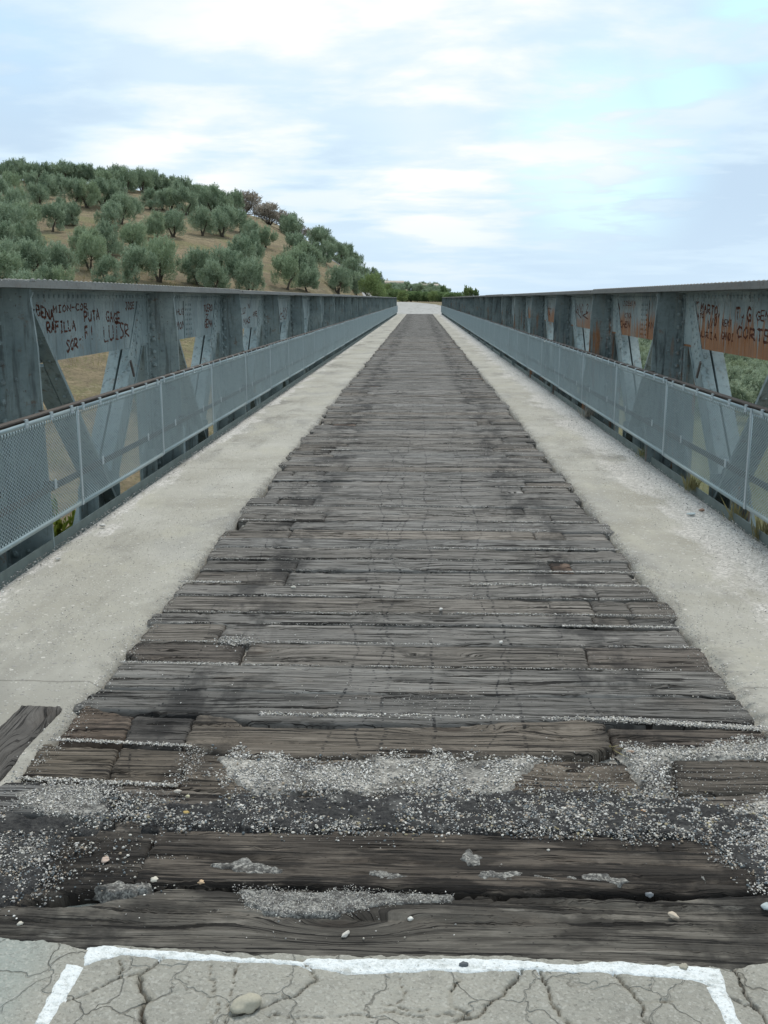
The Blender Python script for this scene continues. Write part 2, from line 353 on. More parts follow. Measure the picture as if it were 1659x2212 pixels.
def make_asphalt():
    m, n, b = material('old_asphalt'); pos = n.new('ShaderNodeNewGeometry').outputs['Position']
    f = n.noise(pos, 60, 5, .7); g = n.noise(pos, 7, 4)
    c = n.ramp(f, [(.35, (.014, .014, .015)), (.6, (.05, .048, .046)), (.8, (.13, .125, .115))])
    c = n.mix(n.rng(g, .55, .7, 0, .6), c, (.15, .145, .135))
    n.l.new(c, b.inputs['Base Color']); b.inputs['Roughness'].default_value = .85; bump(n, b, f, .012, 1); return m
ASPH = make_asphalt()
def make_patch():
    m, n, b = material('cement_patch'); pos = n.new('ShaderNodeNewGeometry').outputs['Position']
    f = n.noise(pos, 90, 5, .7); r, g, bb = n.sep(n.vor(pos, 150, 'Color'))
    c = n.mix(n.rng(f, .35, .7), (.075, .072, .068), (.30, .29, .265)); c = n.mix(n.rng(r, .6, .8, 0, .7), c, (.42, .40, .36)); c = n.mix(n.rng(n.noise(pos, 22, 5, .7), .5, .62, 0, .8), c, (.06, .055, .05))
    n.l.new(c, b.inputs['Base Color']); b.inputs['Roughness'].default_value = .95; bump(n, b, n.math('ADD', f, r), .006, 1); return m
PATCH = make_patch()
def make_paint():
    m, n, b = material('white_road_paint'); pos = n.new('ShaderNodeNewGeometry').outputs['Position']
    f = n.noise(pos, 45, 5, .7); g = n.noise(pos, 130, 3, .6)
    c = n.mix(n.rng(f, .3, .55), (.50, .52, .50), (.76, .78, .77)); c = n.mix(n.rng(g, .60, .70, 0, .75), c, (.30, .29, .26)); c = n.mix(n.rng(n.noise(pos, 14, 5, .7), .58, .70, 0, .6), c, (.38, .37, .33))
    n.l.new(c, b.inputs['Base Color']); b.inputs['Roughness'].default_value = .7; bump(n, b, n.math('ADD', f, g), .006, .9); return m
PAINT = make_paint()
def make_leaf(name, dark, light, warm):
    m, n, b = material(name); t = attr(n, 'tone'); oi = obj_info(n)
    c = n.mix(t, dark, light); c = n.mix(n.rng(oi['Random'], .55, 1, 0, .45), c, warm)
    g = n.new('ShaderNodeNewGeometry'); c = n.mix(n.math('MULTIPLY', g.outputs['Backfacing'], .35), c, light)
    n.l.new(c, b.inputs['Base Color']); b.inputs['Roughness'].default_value = .7
    tr = n.new('ShaderNodeBsdfTranslucent'); n.l.new(c, tr.inputs[0]); mx = n.new('ShaderNodeMixShader'); mx.inputs[0].default_value = .3
    out = next(q for q in n.n if q.type == 'OUTPUT_MATERIAL'); n.l.new(b.outputs[0], mx.inputs[1]); n.l.new(tr.outputs[0], mx.inputs[2]); n.l.new(mx.outputs[0], out.inputs[0])
    return m
OLIVE = make_leaf('olive_foliage', (.120, .180, .105), (.43, .52, .365), (.34, .42, .23))
GROVE = make_leaf('grove_foliage', (.15, .20, .12), (.45, .52, .37), (.40, .45, .26))
GREENB = make_leaf('shrub_foliage', (.09, .15, .06), (.29, .39, .18), (.34, .39, .14))
BROWN = make_leaf('dry_twigs', (.27, .235, .19), (.50, .45, .38), (.33, .34, .24))
DRYG = make_leaf('dry_grass', (.20, .18, .07), (.36, .31, .16), (.16, .20, .06))
LIMEB = make_leaf('yellow_green_leaves', (.12, .17, .02), (.34, .38, .06), (.36, .32, .05))
BARK = make_plain('bark', (.085, .070, .055), .95, .4, 20, 0, .01, (3, 3, .6))
def make_ground():
    m, n, b = material('dry_hill_earth'); pos = n.new('ShaderNodeNewGeometry').outputs['Position']; x, y, z = n.sep(pos)
    a = n.noise(pos, .055, 5, .6); f = n.noise(pos, .5, 6, .7); ff = n.noise(pos, 3.5, 5, .7)
    c = n.ramp(f, [(.3, (.145, .115, .07)), (.5, (.235, .185, .11)), (.7, (.32, .25, .15))])
    c = n.mix(n.rng(a, .5, .66, 0, .6), c, (.17, .135, .095))
    c = n.mix(n.rng(n.noise(pos, .14, 5, .6), .52, .66, 0, .75), c, (.20, .195, .085))
    c = n.mix(n.rng(ff, .48, .62, 0, .6), c, (.115, .092, .058)); c = n.mix(n.rng(n.noise(n.mul(pos, (1, .5, 2)), 1.3, 5, .7), .52, .64, 0, .6), c, (.14, .135, .06))
    # the low ground beyond the right girder is covered in green scrub
    c = n.mix(n.math('MULTIPLY', n.rng(x, 2, 24), .8), c, n.mix(f, (.06, .085, .04), (.17, .19, .09)))
    wv = n.math('ABSOLUTE', n.math('SINE', n.math('ADD', n.math('MULTIPLY', z, 1.4), n.math('MULTIPLY', f, 5.0))))
    c = n.mix(n.rng(wv, .0, .16, .35, 0), c, (.42, .35, .24))
    n.l.new(c, b.inputs['Base Color']); b.inputs['Roughness'].default_value = 1; bump(n, b, n.math('ADD', f, ff), .35, .8); return m
GROUND = make_ground()
def make_road():
    m, n, b = material('pale_track'); pos = n.new('ShaderNodeNewGeometry').outputs['Position']
    f = n.noise(pos, .8, 6, .7); g = n.noise(n.mul(pos, (2.2, .2, 1)), 1.0, 4)
    c = n.ramp(f, [(.3, (.29, .28, .26)), (.6, (.40, .39, .37))]); c = n.mix(n.rng(g, .5, .7, 0, .6), c, (.22, .21, .19))
    n.l.new(c, b.inputs['Base Color']); b.inputs['Roughness'].default_value = 1; bump(n, b, f, .05, .6); return m
ROAD = make_road()
# measured outlines, in metres on the deck
DATA = {'rows': {'front': [[[-1.296, 2.404], [-1.113, 2.416], [-0.93, 2.433], [-0.778, 2.47], [-0.69, 2.529], [-0.508, 2.522], [-0.316, 2.525], [-0.099, 2.527], [0.229, 2.516], [0.606, 2.518], [0.965, 2.552], [1.15, 2.559]], [[-1.242, 2.29], [-1.058, 2.282], [-0.945, 2.267], [-0.822, 2.234], [-0.754, 2.259], [-0.545, 2.243], [-0.282, 2.23], [-0.088, 2.238], [0.152, 2.249], [0.378, 2.239], [0.563, 2.232], [0.741, 2.225], [0.863, 2.242], [1.028, 2.248]]], 'second': [[[-0.787, 2.833], [-0.637, 2.834], [-0.492, 2.823], [-0.112, 2.847], [0.254, 2.842], [0.535, 2.844], [0.741, 2.831], [0.952, 2.845], [1.063, 2.849]], [[-0.786, 2.543], [-0.608, 2.537], [-0.1, 2.538], [0.294, 2.529], [0.674, 2.542], [0.8, 2.541], [0.969, 2.564]]], 'secondleft': [[[-1.453, 2.888], [-1.131, 2.914], [-0.959, 2.834], [-0.788, 2.815]], [[-1.241, 2.422], [-1.117, 2.426], [-1.012, 2.484], [-0.791, 2.546]]], 'bandleft': [[[-1.394, 3.142], [-1.21, 3.14], [-1.03, 3.137]], [[-1.46, 2.903], [-1.246, 2.925], [-0.967, 2.927]]], 'band': [[[-1.02, 3.138], [-0.853, 3.127], [-0.535, 3.089], [-0.121, 3.095], [0.275, 3.117], [0.58, 3.119], [0.837, 3.12], [1.162, 3.147]], [[-0.927, 2.835], [-0.639, 2.845], [-0.112, 2.856], [0.255, 2.855], [0.537, 2.858], [1.068, 2.863]]], 'r4left': [[[-1.379, 3.459], [-1.232, 3.444], [-1.082, 3.426]], [[-1.352, 3.174], [-1.204, 3.165], [-1.055, 3.16]]], 'r4mid': [[[-1.076, 3.426], [-0.966, 3.41], [-0.821, 3.4]], [[-1.05, 3.164], [-0.935, 3.141], [-0.801, 3.125]]], 'r4main': [[[-0.815, 3.4], [-0.577, 3.357], [-0.132, 3.363], [0.294, 3.368], [0.582, 3.378], [0.734, 3.365]], [[-0.796, 3.125], [-0.535, 3.089], [-0.122, 3.103], [0.277, 3.133], [0.583, 3.14], [0.75, 3.136]]], 'r4right': [[[0.906, 3.389], [1.074, 3.395], [1.249, 3.41], [1.365, 3.414]], [[0.864, 3.137], [1.007, 3.158], [1.168, 3.167], [1.315, 3.172]]], 'r5left': [[[-1.344, 3.83], [-1.243, 3.762], [-1.114, 3.725]], [[-1.331, 3.477], [-1.194, 3.461], [-1.09, 3.465]]], 'r5mid': [[[-1.107, 3.721], [-0.999, 3.713], [-0.869, 3.724]], [[-1.085, 3.465], [-0.973, 3.439], [-0.857, 3.433]]], 'r5main': [[[-0.865, 3.729], [-0.723, 3.7], [-0.658, 3.636], [-0.441, 3.611], [-0.142, 3.626], [0.14, 3.653], [0.41, 3.71], [0.636, 3.731], [0.718, 3.69]], [[-0.852, 3.43], [-0.709, 3.396], [-0.577, 3.357], [-0.5, 3.335], [-0.328, 3.341], [-0.133, 3.391], [0.296, 3.392], [0.528, 3.404], [0.63, 3.427], [0.711, 3.483]]], 'r5right': [[[0.729, 3.677], [1.017, 3.651], [1.292, 3.697], [1.305, 3.629]], [[0.721, 3.468], [0.934, 3.491], [1.151, 3.518], [1.299, 3.547]]], 'r6': [[[-1.33, 3.98], [-0.821, 3.972], [-0.155, 3.965], [0.339, 3.956], [0.776, 3.964], [1.317, 3.983]], [[-1.389, 3.781], [-1.102, 3.755], [-0.866, 3.734], [-0.724, 3.707], [-0.627, 3.67], [-0.143, 3.669], [0.185, 3.68], [0.636, 3.731], [0.728, 3.699], [1.032, 3.714], [1.307, 3.732]]], 'r7': [[[-1.321, 4.309], [-0.765, 4.275], [-0.167, 4.266], [0.363, 4.262], [0.759, 4.269], [1.315, 4.274]], [[-1.326, 4.001], [-0.823, 3.982], [-0.155, 3.975], [0.34, 3.967], [0.777, 3.972], [1.306, 3.995]]], 'r8left': [[[-1.329, 4.608], [-1.037, 4.577], [-0.815, 4.572]], [[-1.351, 4.43], [-1.267, 4.362], [-0.995, 4.332], [-0.802, 4.309]]], 'r8main': [[[-0.795, 4.586], [-0.178, 4.567], [0.387, 4.574], [0.777, 4.568]], [[-0.791, 4.303], [-0.518, 4.283], [-0.167, 4.281], [0.364, 4.276], [0.755, 4.278]]], 'r8right': [[[0.787, 4.574], [1.038, 4.59], [1.328, 4.587]], [[0.764, 4.278], [0.974, 4.285], [1.303, 4.288]]]}, 'polys': {'gravel_mid': [[-0.721, 3.371], [-0.574, 3.338], [-0.326, 3.319], [-0.132, 3.381], [0.13, 3.362], [0.46, 3.383], [0.363, 3.236], [0.321, 3.118], [0.122, 3.095], [-0.121, 3.087], [-0.381, 3.086], [-0.535, 3.089], [-0.626, 3.168], [-0.677, 3.271]], 'asphalt': [[-1.001, 3.073], [-0.885, 3.013], [-0.672, 3.005], [-0.562, 3.072], [-0.121, 3.087], [0.275, 3.117], [0.584, 3.143], [0.875, 3.09], [1.135, 2.978], [1.078, 2.81], [0.774, 2.826], [0.535, 2.844], [0.255, 2.848], [-0.111, 2.843], [-0.636, 2.831], [-0.792, 2.854], [-0.944, 2.906]], 'asphaltleft': [[-1.473, 2.932], [-1.246, 2.925], [-1.068, 2.902], [-0.955, 2.891], [-0.945, 2.835], [-1.052, 2.79], [-1.05, 2.685], [-1.021, 2.564], [-1.044, 2.483], [-1.117, 2.426], [-1.237, 2.412]], 'gravel_leftpale': [[-1.324, 3.045], [-1.241, 3.113], [-1.062, 3.12], [-1.004, 3.057], [-0.97, 2.92], [-1.09, 2.901], [-1.282, 2.939]], 'patch_front': [[-0.501, 2.519], [-0.252, 2.516], [-0.099, 2.521], [0.103, 2.512], [0.095, 2.468], [-0.085, 2.451], [-0.126, 2.434], [-0.241, 2.399], [-0.363, 2.4], [-0.456, 2.438]], 'gravel_right': [[0.658, 3.13], [0.757, 3.133], [0.766, 3.285], [0.738, 3.469], [0.931, 3.475], [1.336, 3.569], [1.324, 3.413], [0.902, 3.389], [0.834, 3.136], [0.837, 3.088], [0.966, 3.016], [1.188, 3.132], [1.177, 2.894], [0.964, 2.887], [0.797, 2.923], [0.696, 3.022]], 'asphaltright': [[0.781, 2.853], [1.059, 2.836], [1.192, 2.84], [1.086, 2.557], [0.969, 2.564], [0.935, 2.655], [0.864, 2.776]], 'gravelright2': [[0.934, 2.831], [1.167, 2.866], [1.084, 2.636], [1.003, 2.705], [0.946, 2.779]], 'crust_a': [[-0.603, 2.62], [-0.539, 2.652], [-0.461, 2.67], [-0.361, 2.622], [-0.39, 2.595], [-0.554, 2.594]], 'crust_b': [[-0.168, 2.611], [-0.103, 2.625], [-0.051, 2.615], [-0.008, 2.578], [-0.063, 2.56], [-0.127, 2.583]], 'crust_c': [[0.15, 2.575], [0.172, 2.622], [0.251, 2.631], [0.367, 2.612], [0.534, 2.641], [0.612, 2.591], [0.554, 2.574], [0.397, 2.595], [0.297, 2.563]], 'crust_d': [[0.112, 2.693], [0.144, 2.739], [0.196, 2.696], [0.191, 2.659], [0.147, 2.642]], 'crust_e': [[-0.916, 2.516], [-0.849, 2.537], [-0.714, 2.545], [-0.727, 2.519], [-0.784, 2.492], [-0.833, 2.485]], 'crust_f': [[0.234, 2.667], [0.256, 2.69], [0.271, 2.668], [0.252, 2.637]], 'crust_g': [[0.788, 2.656], [0.816, 2.651], [0.807, 2.592], [0.784, 2.603]], 'paint': [[-0.82, 2.211], [-0.819, 2.252], [-0.76, 2.261], [-0.715, 2.249], [-0.544, 2.239], [-0.513, 2.231], [-0.28, 2.212], [-0.271, 2.228], [-0.088, 2.232], [0.077, 2.237], [0.151, 2.243], [0.287, 2.231], [0.377, 2.23], [0.503, 2.239], [0.624, 2.225], [0.746, 2.225], [0.739, 2.169], [0.715, 2.152], [0.661, 2.175], [0.592, 2.185], [0.484, 2.196], [0.261, 2.202], [0.115, 2.182], [0.037, 2.192], [-0.075, 2.175], [-0.164, 2.172], [-0.285, 2.198], [-0.625, 2.213], [-0.73, 2.219], [-0.772, 2.204], [-0.806, 2.176]], 'paintleft': [[-0.855, 2.185], [-0.806, 2.172], [-0.821, 1.974], [-0.855, 1.972]], 'paintright': [[0.687, 2.151], [0.738, 2.168], [0.733, 2.104], [0.733, 2.027], [0.697, 2.026], [0.696, 2.087]]}, 'cracks': [[[-0.631, 2.218], [-0.651, 2.181], [-0.664, 2.146], [-0.644, 2.105], [-0.622, 2.073], [-0.623, 2.026], [-0.606, 1.981]], [[-0.672, 2.155], [-0.726, 2.127], [-0.762, 2.101], [-0.803, 2.059]], [[-0.723, 2.214], [-0.716, 2.179], [-0.709, 2.136]], [[-0.496, 2.204], [-0.476, 2.119], [-0.457, 2.047], [-0.448, 1.987]], [[-0.43, 2.215], [-0.434, 2.146], [-0.433, 2.064], [-0.424, 1.987]], [[-0.417, 2.018], [-0.342, 2.051], [-0.279, 2.101], [-0.235, 2.153], [-0.28, 2.212]], [[-0.312, 2.029], [-0.334, 1.998]], [[-0.478, 2.111], [-0.486, 2.046]], [[-0.338, 2.02], [-0.206, 2.021], [-0.154, 2.027], [-0.101, 2.029]], [[0.261, 2.195], [0.222, 2.135], [0.169, 2.077], [0.125, 2.036], [0.087, 2.012]], [[0.299, 2.192], [0.305, 2.146], [0.315, 2.098], [0.325, 2.051], [0.347, 2.021]], [[0.467, 2.198], [0.505, 2.136], [0.522, 2.089], [0.524, 2.05], [0.528, 2.02]], [[-0.036, 2.168], [-0.024, 2.11], [-0.04, 2.077]], [[0.103, 2.164], [0.085, 2.114], [0.089, 2.066], [0.125, 2.036], [0.009, 2.025], [-0.071, 2.045]], [[0.775, 2.226], [0.772, 2.162], [0.784, 2.114], [0.793, 2.059], [0.788, 2.029]], [[0.715, 2.135], [0.763, 2.097], [0.786, 2.106]], [[-0.072, 2.076], [0.009, 2.04], [0.035, 2.049]], [[0.518, 2.097], [0.601, 2.107]]], 'graf': {'L0': [['BENA', 7.225, 1.486, 7.583, 1.434, 0.074], ['MION-COR', 7.56, 1.498, 8.373, 1.514, 0.05], ['RAFILLA', 7.405, 1.356, 8.05, 1.357, 0.076], ['PUTA', 8.26, 1.418, 8.671, 1.427, 0.08], ['GAGE', 8.841, 1.405, 9.279, 1.385, 0.085], ['JOSE L', 9.444, 1.499, 9.908, 1.515, 0.061], ['LUISR', 8.746, 1.237, 9.548, 1.255, 0.132], ['SOR', 7.798, 1.199, 8.08, 1.224, 0.08], ['F', 8.258, 1.284, 8.345, 1.289, 0.085], ['!', 8.414, 1.269, 8.444, 1.267, 0.109], ['-:', 8.099, 1.254, 8.242, 1.275, 0.052]], 'L1': [['HUGO', 11.439, 1.423, 11.96, 1.424, 0.066], ['MONT', 11.409, 1.257, 11.976, 1.277, 0.079], ['TUERO T', 12.892, 1.44, 13.688, 1.451, 0.079], ['Z', 12.992, 1.34, 13.194, 1.346, 0.06], ['GEMA O', 12.906, 1.238, 13.653, 1.253, 0.089]], 'L2': [['LUJ', 15.606, 1.371, 16.045, 1.372, 0.086], ['N', 16.254, 1.444, 16.441, 1.447, 0.074], ['MAS', 15.794, 1.199, 16.485, 1.232, 0.087], ['AME', 16.708, 1.317, 17.16, 1.322, 0.071]], 'L3': [['LAN', 20.068, 1.321, 21.051, 1.324, 0.104], ['CHUN', 19.933, 1.201, 21.161, 1.193, 0.103]], 'R0': [['GAM', 10.03, 1.524, 9.689, 1.536, 0.057], ['MARTO,', 9.64, 1.482, 8.942, 1.449, 0.074], ['JCATO', 9.899, 1.413, 9.495, 1.43, 0.039], ['V/O', 9.367, 1.332, 9.074, 1.374, 0.075], ['REMI', 8.924, 1.369, 8.651, 1.376, 0.053], ['T', 8.565, 1.427, 8.432, 1.424, 0.108], ['y', 8.409, 1.407, 8.326, 1.404, 0.073], ['G', 8.278, 1.43, 8.142, 1.419, 0.099], ['GEMA', 8.044, 1.437, 7.619, 1.441, 0.067], ['CORTEZ', 8.506, 1.297, 7.49, 1.273, 0.085], ['NURIA', 9.674, 1.261, 9.033, 1.244, 0.055], ['GANDI', 8.92, 1.264, 8.574, 1.257, 0.056]], 'R1': [['DAN', 13.875, 1.464, 13.461, 1.454, 0.077], ['JOSETA', 13.269, 1.509, 12.494, 1.524, 0.063], ['RAM', 12.121, 1.489, 11.72, 1.488, 0.058], ['KIKA', 13.16, 1.363, 12.721, 1.364, 0.063], ['CHEN', 13.427, 1.236, 12.779, 1.254, 0.075], ['IVAN', 12.091, 1.272, 11.471, 1.274, 0.067]], 'R2': [['NANO 2', 17.413, 1.36, 15.948, 1.401, 0.139], ['NK', 17.191, 1.294, 15.894, 1.292, 0.103]], 'R3': [['RAUL', 21.62, 1.387, 20.35, 1.4, 0.126], ['EVA', 21.508, 1.245, 20.532, 1.256, 0.103]]}, 'hill': [(-79.0, 200.4, 3.1), (-77.9, 202.3, 3.8), (-84.0, 223.4, 4.2), (-75.3, 206.0, 3.5), (-73.9, 207.7, 3.1), (-72.8, 209.3, 3.5), (-71.3, 211.1, 3.6), (-69.7, 212.6, 3.2), (-68.8, 213.7, 4.0), (-67.0, 213.6, 4.4), (-66.0, 216.1, 2.8), (-59.2, 198.5, 3.7), (-59.2, 205.7, 3.8), (-55.9, 200.2, 3.7), (-56.9, 208.5, 2.7), (-54.1, 205.1, 4.1), (-53.5, 211.4, 3.9), (-52.1, 212.8, 3.5), (-50.7, 214.5, 3.5), (-44.4, 195.2, 3.6), (-42.7, 196.5, 2.9), (-41.5, 197.5, 3.2), (-40.1, 198.8, 3.2), (-35.6, 185.4, 2.7), (-33.1, 187.5, 3.7), (-60.1, 153.7, 3.8), (-62.3, 168.9, 3.2), (-58.0, 163.7, 3.4), (-59.0, 172.0, 2.9), (-54.2, 148.8, 2.8), (-51.4, 155.5, 3.2), (-49.7, 156.3, 3.2), (-48.3, 159.6, 3.6), (-46.6, 160.6, 3.6), (-42.3, 154.6, 2.6), (-43.2, 168.0, 3.1), (-41.6, 169.7, 2.8), (-40.5, 170.5, 2.8), (-37.8, 169.4, 3.4), (-37.0, 174.3, 2.8), (-34.8, 176.5, 4.2), (-33.2, 177.7, 3.2), (-57.8, 145.0, 2.8), (-49.9, 128.3, 3.7), (-44.3, 117.2, 4.0), (-44.2, 111.6, 3.2), (-44.0, 124.7, 3.3), (-45.2, 131.8, 2.7), (-43.7, 131.7, 2.5), (-39.9, 134.6, 3.2), (-39.9, 139.5, 3.3), (-33.1, 130.7, 3.1), (-32.0, 135.5, 3.0), (-30.2, 145.0, 3.4), (-28.2, 149.3, 4.0), (-27.1, 157.8, 3.4), (-23.7, 146.9, 2.9), (-21.7, 146.8, 2.9), (-23.5, 191.0, 3.1), (-41.0, 103.0, 3.0), (-38.6, 103.1, 3.3), (-34.2, 106.0, 3.2), (-34.0, 113.5, 2.9), (-32.5, 118.1, 3.3), (-35.8, 90.3, 3.1), (-34.4, 92.1, 3.3), (-32.8, 94.1, 3.4), (-32.3, 101.5, 2.8), (-25.9, 102.9, 3.6), (-22.5, 105.6, 3.6), (-20.5, 107.5, 3.7), (-20.5, 119.1, 3.6), (-20.8, 129.7, 3.5), (-26.5, 96.9, 3.4), (-28.4, 94.2, 2.6), (-33.7, 83.2, 3.2), (-31.2, 85.2, 2.6), (-29.6, 85.3, 2.4), (-20.4, 102.5, 2.6), (-17.4, 106.1, 2.9), (-30.9, 80.0, 2.9), (-23.7, 194.1, 3.2), (-17.2, 144.0, 2.4), (-19.8, 207.0, 3.3), (-16.7, 169.8, 3.0), (-14.0, 153.1, 2.8), (-17.2, 201.7, 2.4), (-15.2, 196.4, 2.8), (-14.9, 211.0, 2.2), (-13.5, 212.3, 1.7), (-15.3, 138.7, 2.2), (-15.4, 126.6, 2.0), (-13.9, 126.3, 1.8), (-14.5, 139.2, 1.3), (-14.9, 116.3, 1.9), (-12.9, 118.6, 1.7), (-14.6, 200.0, 1.9), (-10.6, 162.3, 2.6), (-10.4, 132.2, 1.9), (-10.8, 200.8, 2.5), (-9.6, 219.1, 3.3), (-9.6, 155.2, 2.0), (-9.3, 178.5, 2.4)]}
# ------------------------------------------------------------------ terrain
HA, HB, HC = 0.14820061369552867, 0.26325576285124, -18.30771728040295
def _n(x, y, s, k): return np.sin(x/s*1.3+k)*np.cos(y/s*1.1+k*2.3)+.5*np.sin(x/s*2.9-y/s*2.1+k*5)
def terrain(x, y):
    x = np.asarray(x, float); y = np.asarray(y, float)
    plane = HA*y+HB*50*np.tanh(np.maximum(-x, 0)/50)+HC
    capx = np.interp(-x, [-8, 0, 4.5, 10, 20, 33, 59, 95, 200], [.6, 1.0, 2.3, 5, 11.4, 18.2, 24.8, 29, 34])
    k = 2.0; yy = np.minimum(plane, 60); hill = -np.log(np.exp(-yy/k)+np.exp(-capx/k))*k
    hill = hill-SS(y, 235, 330)*np.maximum(hill, 0)*.8
    floor = -11-7*SS(x, 0, 90)
    hill = hill*(1-SS(x, 8, 28))+floor*SS(x, 8, 28)
    far = np.logaddexp(hill/1.5, floor/1.5)*1.5
    fh = 6.0*SS(y, 330, 620)*SS(-x, -120, 40)+3*SS(y, 300, 650)*SS(x, -40, 60)
    z = far+fh*SS(y, 300, 420)
    z = z+.35*_n(x, y, 9., 1.)*SS(np.hypot(x, y-60), 55, 90)*(1-SS(y, 100, 112)*(1-SS(-x, 6, 14))*(1-SS(x, 4, 10)))
    near = -.35-SS(y, 4.0, 30)*14-SS(np.abs(x), 4, 30)*5
    wv = SS(y, 7, 30); z = np.where(y < 30, (1-wv)*near+wv*np.minimum(z, -6), z)
    pad = SS(y, 108, 113)*(1-SS(np.abs(x+1.5), 5.5, 11))*(1-SS(y, 200, 235))
    return z*(1-pad)+(-.06+SS(y, 112, 190)*1.05)*pad
def axis(a, b, n, c, p=3.2):
    t = np.linspace(-1, 1, n); q = np.sinh(t*p)/np.sinh(p); return np.where(q < 0, c+(c-a)*q, c+(b-c)*q)
gx = axis(-3500, 3500, 340, 0, 5.2); gy = np.concatenate([np.linspace(-60, 0, 12)[:-1], np.linspace(0, 30, 40)[:-1], np.linspace(30, 330, 200)[:-1], 330+(np.linspace(0, 1, 60)**2.2)*4200])
GX, GY = np.meshgrid(gx, gy); GZ = terrain(GX, GY)
def grid_faces(r, c):
    i = np.arange(r-1)[:, None]*c+np.arange(c-1)[None]; return np.stack([i, i+1, i+c+1, i+c], -1).reshape(-1, 4)
g = obj('ground', mesh_np('ground', np.stack([GX, GY, GZ], -1).reshape(-1, 3), grid_faces(*GX.shape), GROUND, True)); tag(g, kind='structure')
# pale track that bends left beyond the bridge
cl = np.array([(0, 110.9, 4.6), (0, 120, 4.7), (-.6, 135, 4.8), (-1.6, 150, 5.0), (-3.2, 165, 5.2), (-7, 180, 5.2), (-13, 192, 4.5), (-22, 200, 4.0)])
tt = np.linspace(0, len(cl)-1, 90); cxy = np.stack([np.interp(tt, range(len(cl)), cl[:, k]) for k in range(3)], 1)
dd = np.gradient(cxy[:, :2], axis=0); dd /= np.linalg.norm(dd, axis=1)[:, None]; nn = np.stack([dd[:, 1], -dd[:, 0]], 1)
u = np.linspace(-1, 1, 15); hw = cxy[:, 2:3]*(1+.14*(vn(tt*3, 0, 3)-.5))[:, None]
RX = cxy[:, :1]+nn[:, :1]*u*hw; RY = cxy[:, 1:2]+nn[:, 1:]*u*hw
RX[0], RY[0] = np.linspace(-2.5, 2.5, 15), 110.9
o = obj('track_road', mesh_np('track_road', np.stack([RX, RY, terrain(RX, RY)+.055*(1-.6*abs(u)**6)+.02], -1).reshape(-1, 3), grid_faces(*RX.shape), ROAD, True)); tag(o, kind='structure')
# ------------------------------------------------------------------ stones
_ico = None
def ico():
    global _ico
    if _ico is None:
        p = (1+5**.5)/2; V = np.array([(-1, p, 0), (1, p, 0), (-1, -p, 0), (1, -p, 0), (0, -1, p), (0, 1, p), (0, -1, -p), (0, 1, -p), (p, 0, -1), (p, 0, 1), (-p, 0, -1), (-p, 0, 1)], float); V /= np.linalg.norm(V[0])
        Fc = np.array([(0, 11, 5), (0, 5, 1), (0, 1, 7), (0, 7, 10), (0, 10, 11), (1, 5, 9), (5, 11, 4), (11, 10, 2), (10, 7, 6), (7, 1, 8), (3, 9, 4), (3, 4, 2), (3, 2, 6), (3, 6, 8), (3, 8, 9), (4, 9, 5), (2, 4, 11), (6, 2, 10), (8, 6, 7), (9, 8, 1)])
        _ico = (V, Fc)
    return _ico
PAL = {'pale': [(.70, .665, .61), (.80, .765, .71), (.40, .375, .33), (.32, .31, .29), (.50, .46, .39), (.22, .22, .22), (.54, .50, .46)],
       'mixed': [(.55, .52, .46), (.30, .29, .28), (.16, .18, .19), (.42, .39, .34), (.66, .62, .56), (.22, .21, .20), (.12, .14, .15), (.34, .27, .20)],
       'dark': [(.035, .035, .036), (.06, .06, .06), (.50, .47, .42), (.22, .23, .23), (.10, .11, .12), (.60, .56, .50), (.04, .04, .04), (.34, .29, .18)]}
def stones(name, P, S, pal, mat=None, seed=0):
    r = np.random.default_rng(seed+11); V0, F0 = ico(); n = len(P)
    Q = r.normal(size=(n, 4)); Q /= np.linalg.norm(Q, axis=1)[:, None]; a, b, c, d = Q.T
    Rm = np.stack([1-2*(c*c+d*d), 2*(b*c-a*d), 2*(b*d+a*c), 2*(b*c+a*d), 1-2*(b*b+d*d), 2*(c*d-a*b), 2*(b*d-a*c), 2*(c*d+a*b), 1-2*(b*b+c*c)], -1).reshape(n, 3, 3)
    S = S*.64; sh = V0[None]*(1+r.uniform(-.34, .30, (n, 12, 1)))*r.uniform(.5, 1.3, (n, 1, 3))
    V = np.einsum('nij,nkj->nki', Rm, sh); V[..., 2] *= .72; V = V*S[:, None, None]+P[:, None]
    Fc = (F0[None]+(np.arange(n)*12)[:, None, None]).reshape(-1, 3)
    col = np.array(PAL[pal])[r.integers(0, len(PAL[pal]), n)]*r.uniform(.8, 1.2, (n, 1))
    ca = np.ones((n, 12, 4)); ca[..., :3] = col[:, None]
    return mesh_np(name, V.reshape(-1, 3), Fc, STONE, False, {'tone': ('FLOAT_COLOR', ca.reshape(-1, 4))})
def sample_poly(poly, n, soft=.03, seed=0):
    r = np.random.default_rng(seed+99); P = np.array(poly); lo = P.min(0)-soft*2; hi = P.max(0)+soft*2
    q = r.uniform(lo, hi, (n, 2)); d = polydist(q[:, 0], q[:, 1], poly)+(fbm(q[:, 0]*14, q[:, 1]*14, seed)-.5)*soft*4
    return q[r.uniform(size=n) < SS(d, -soft, soft)]
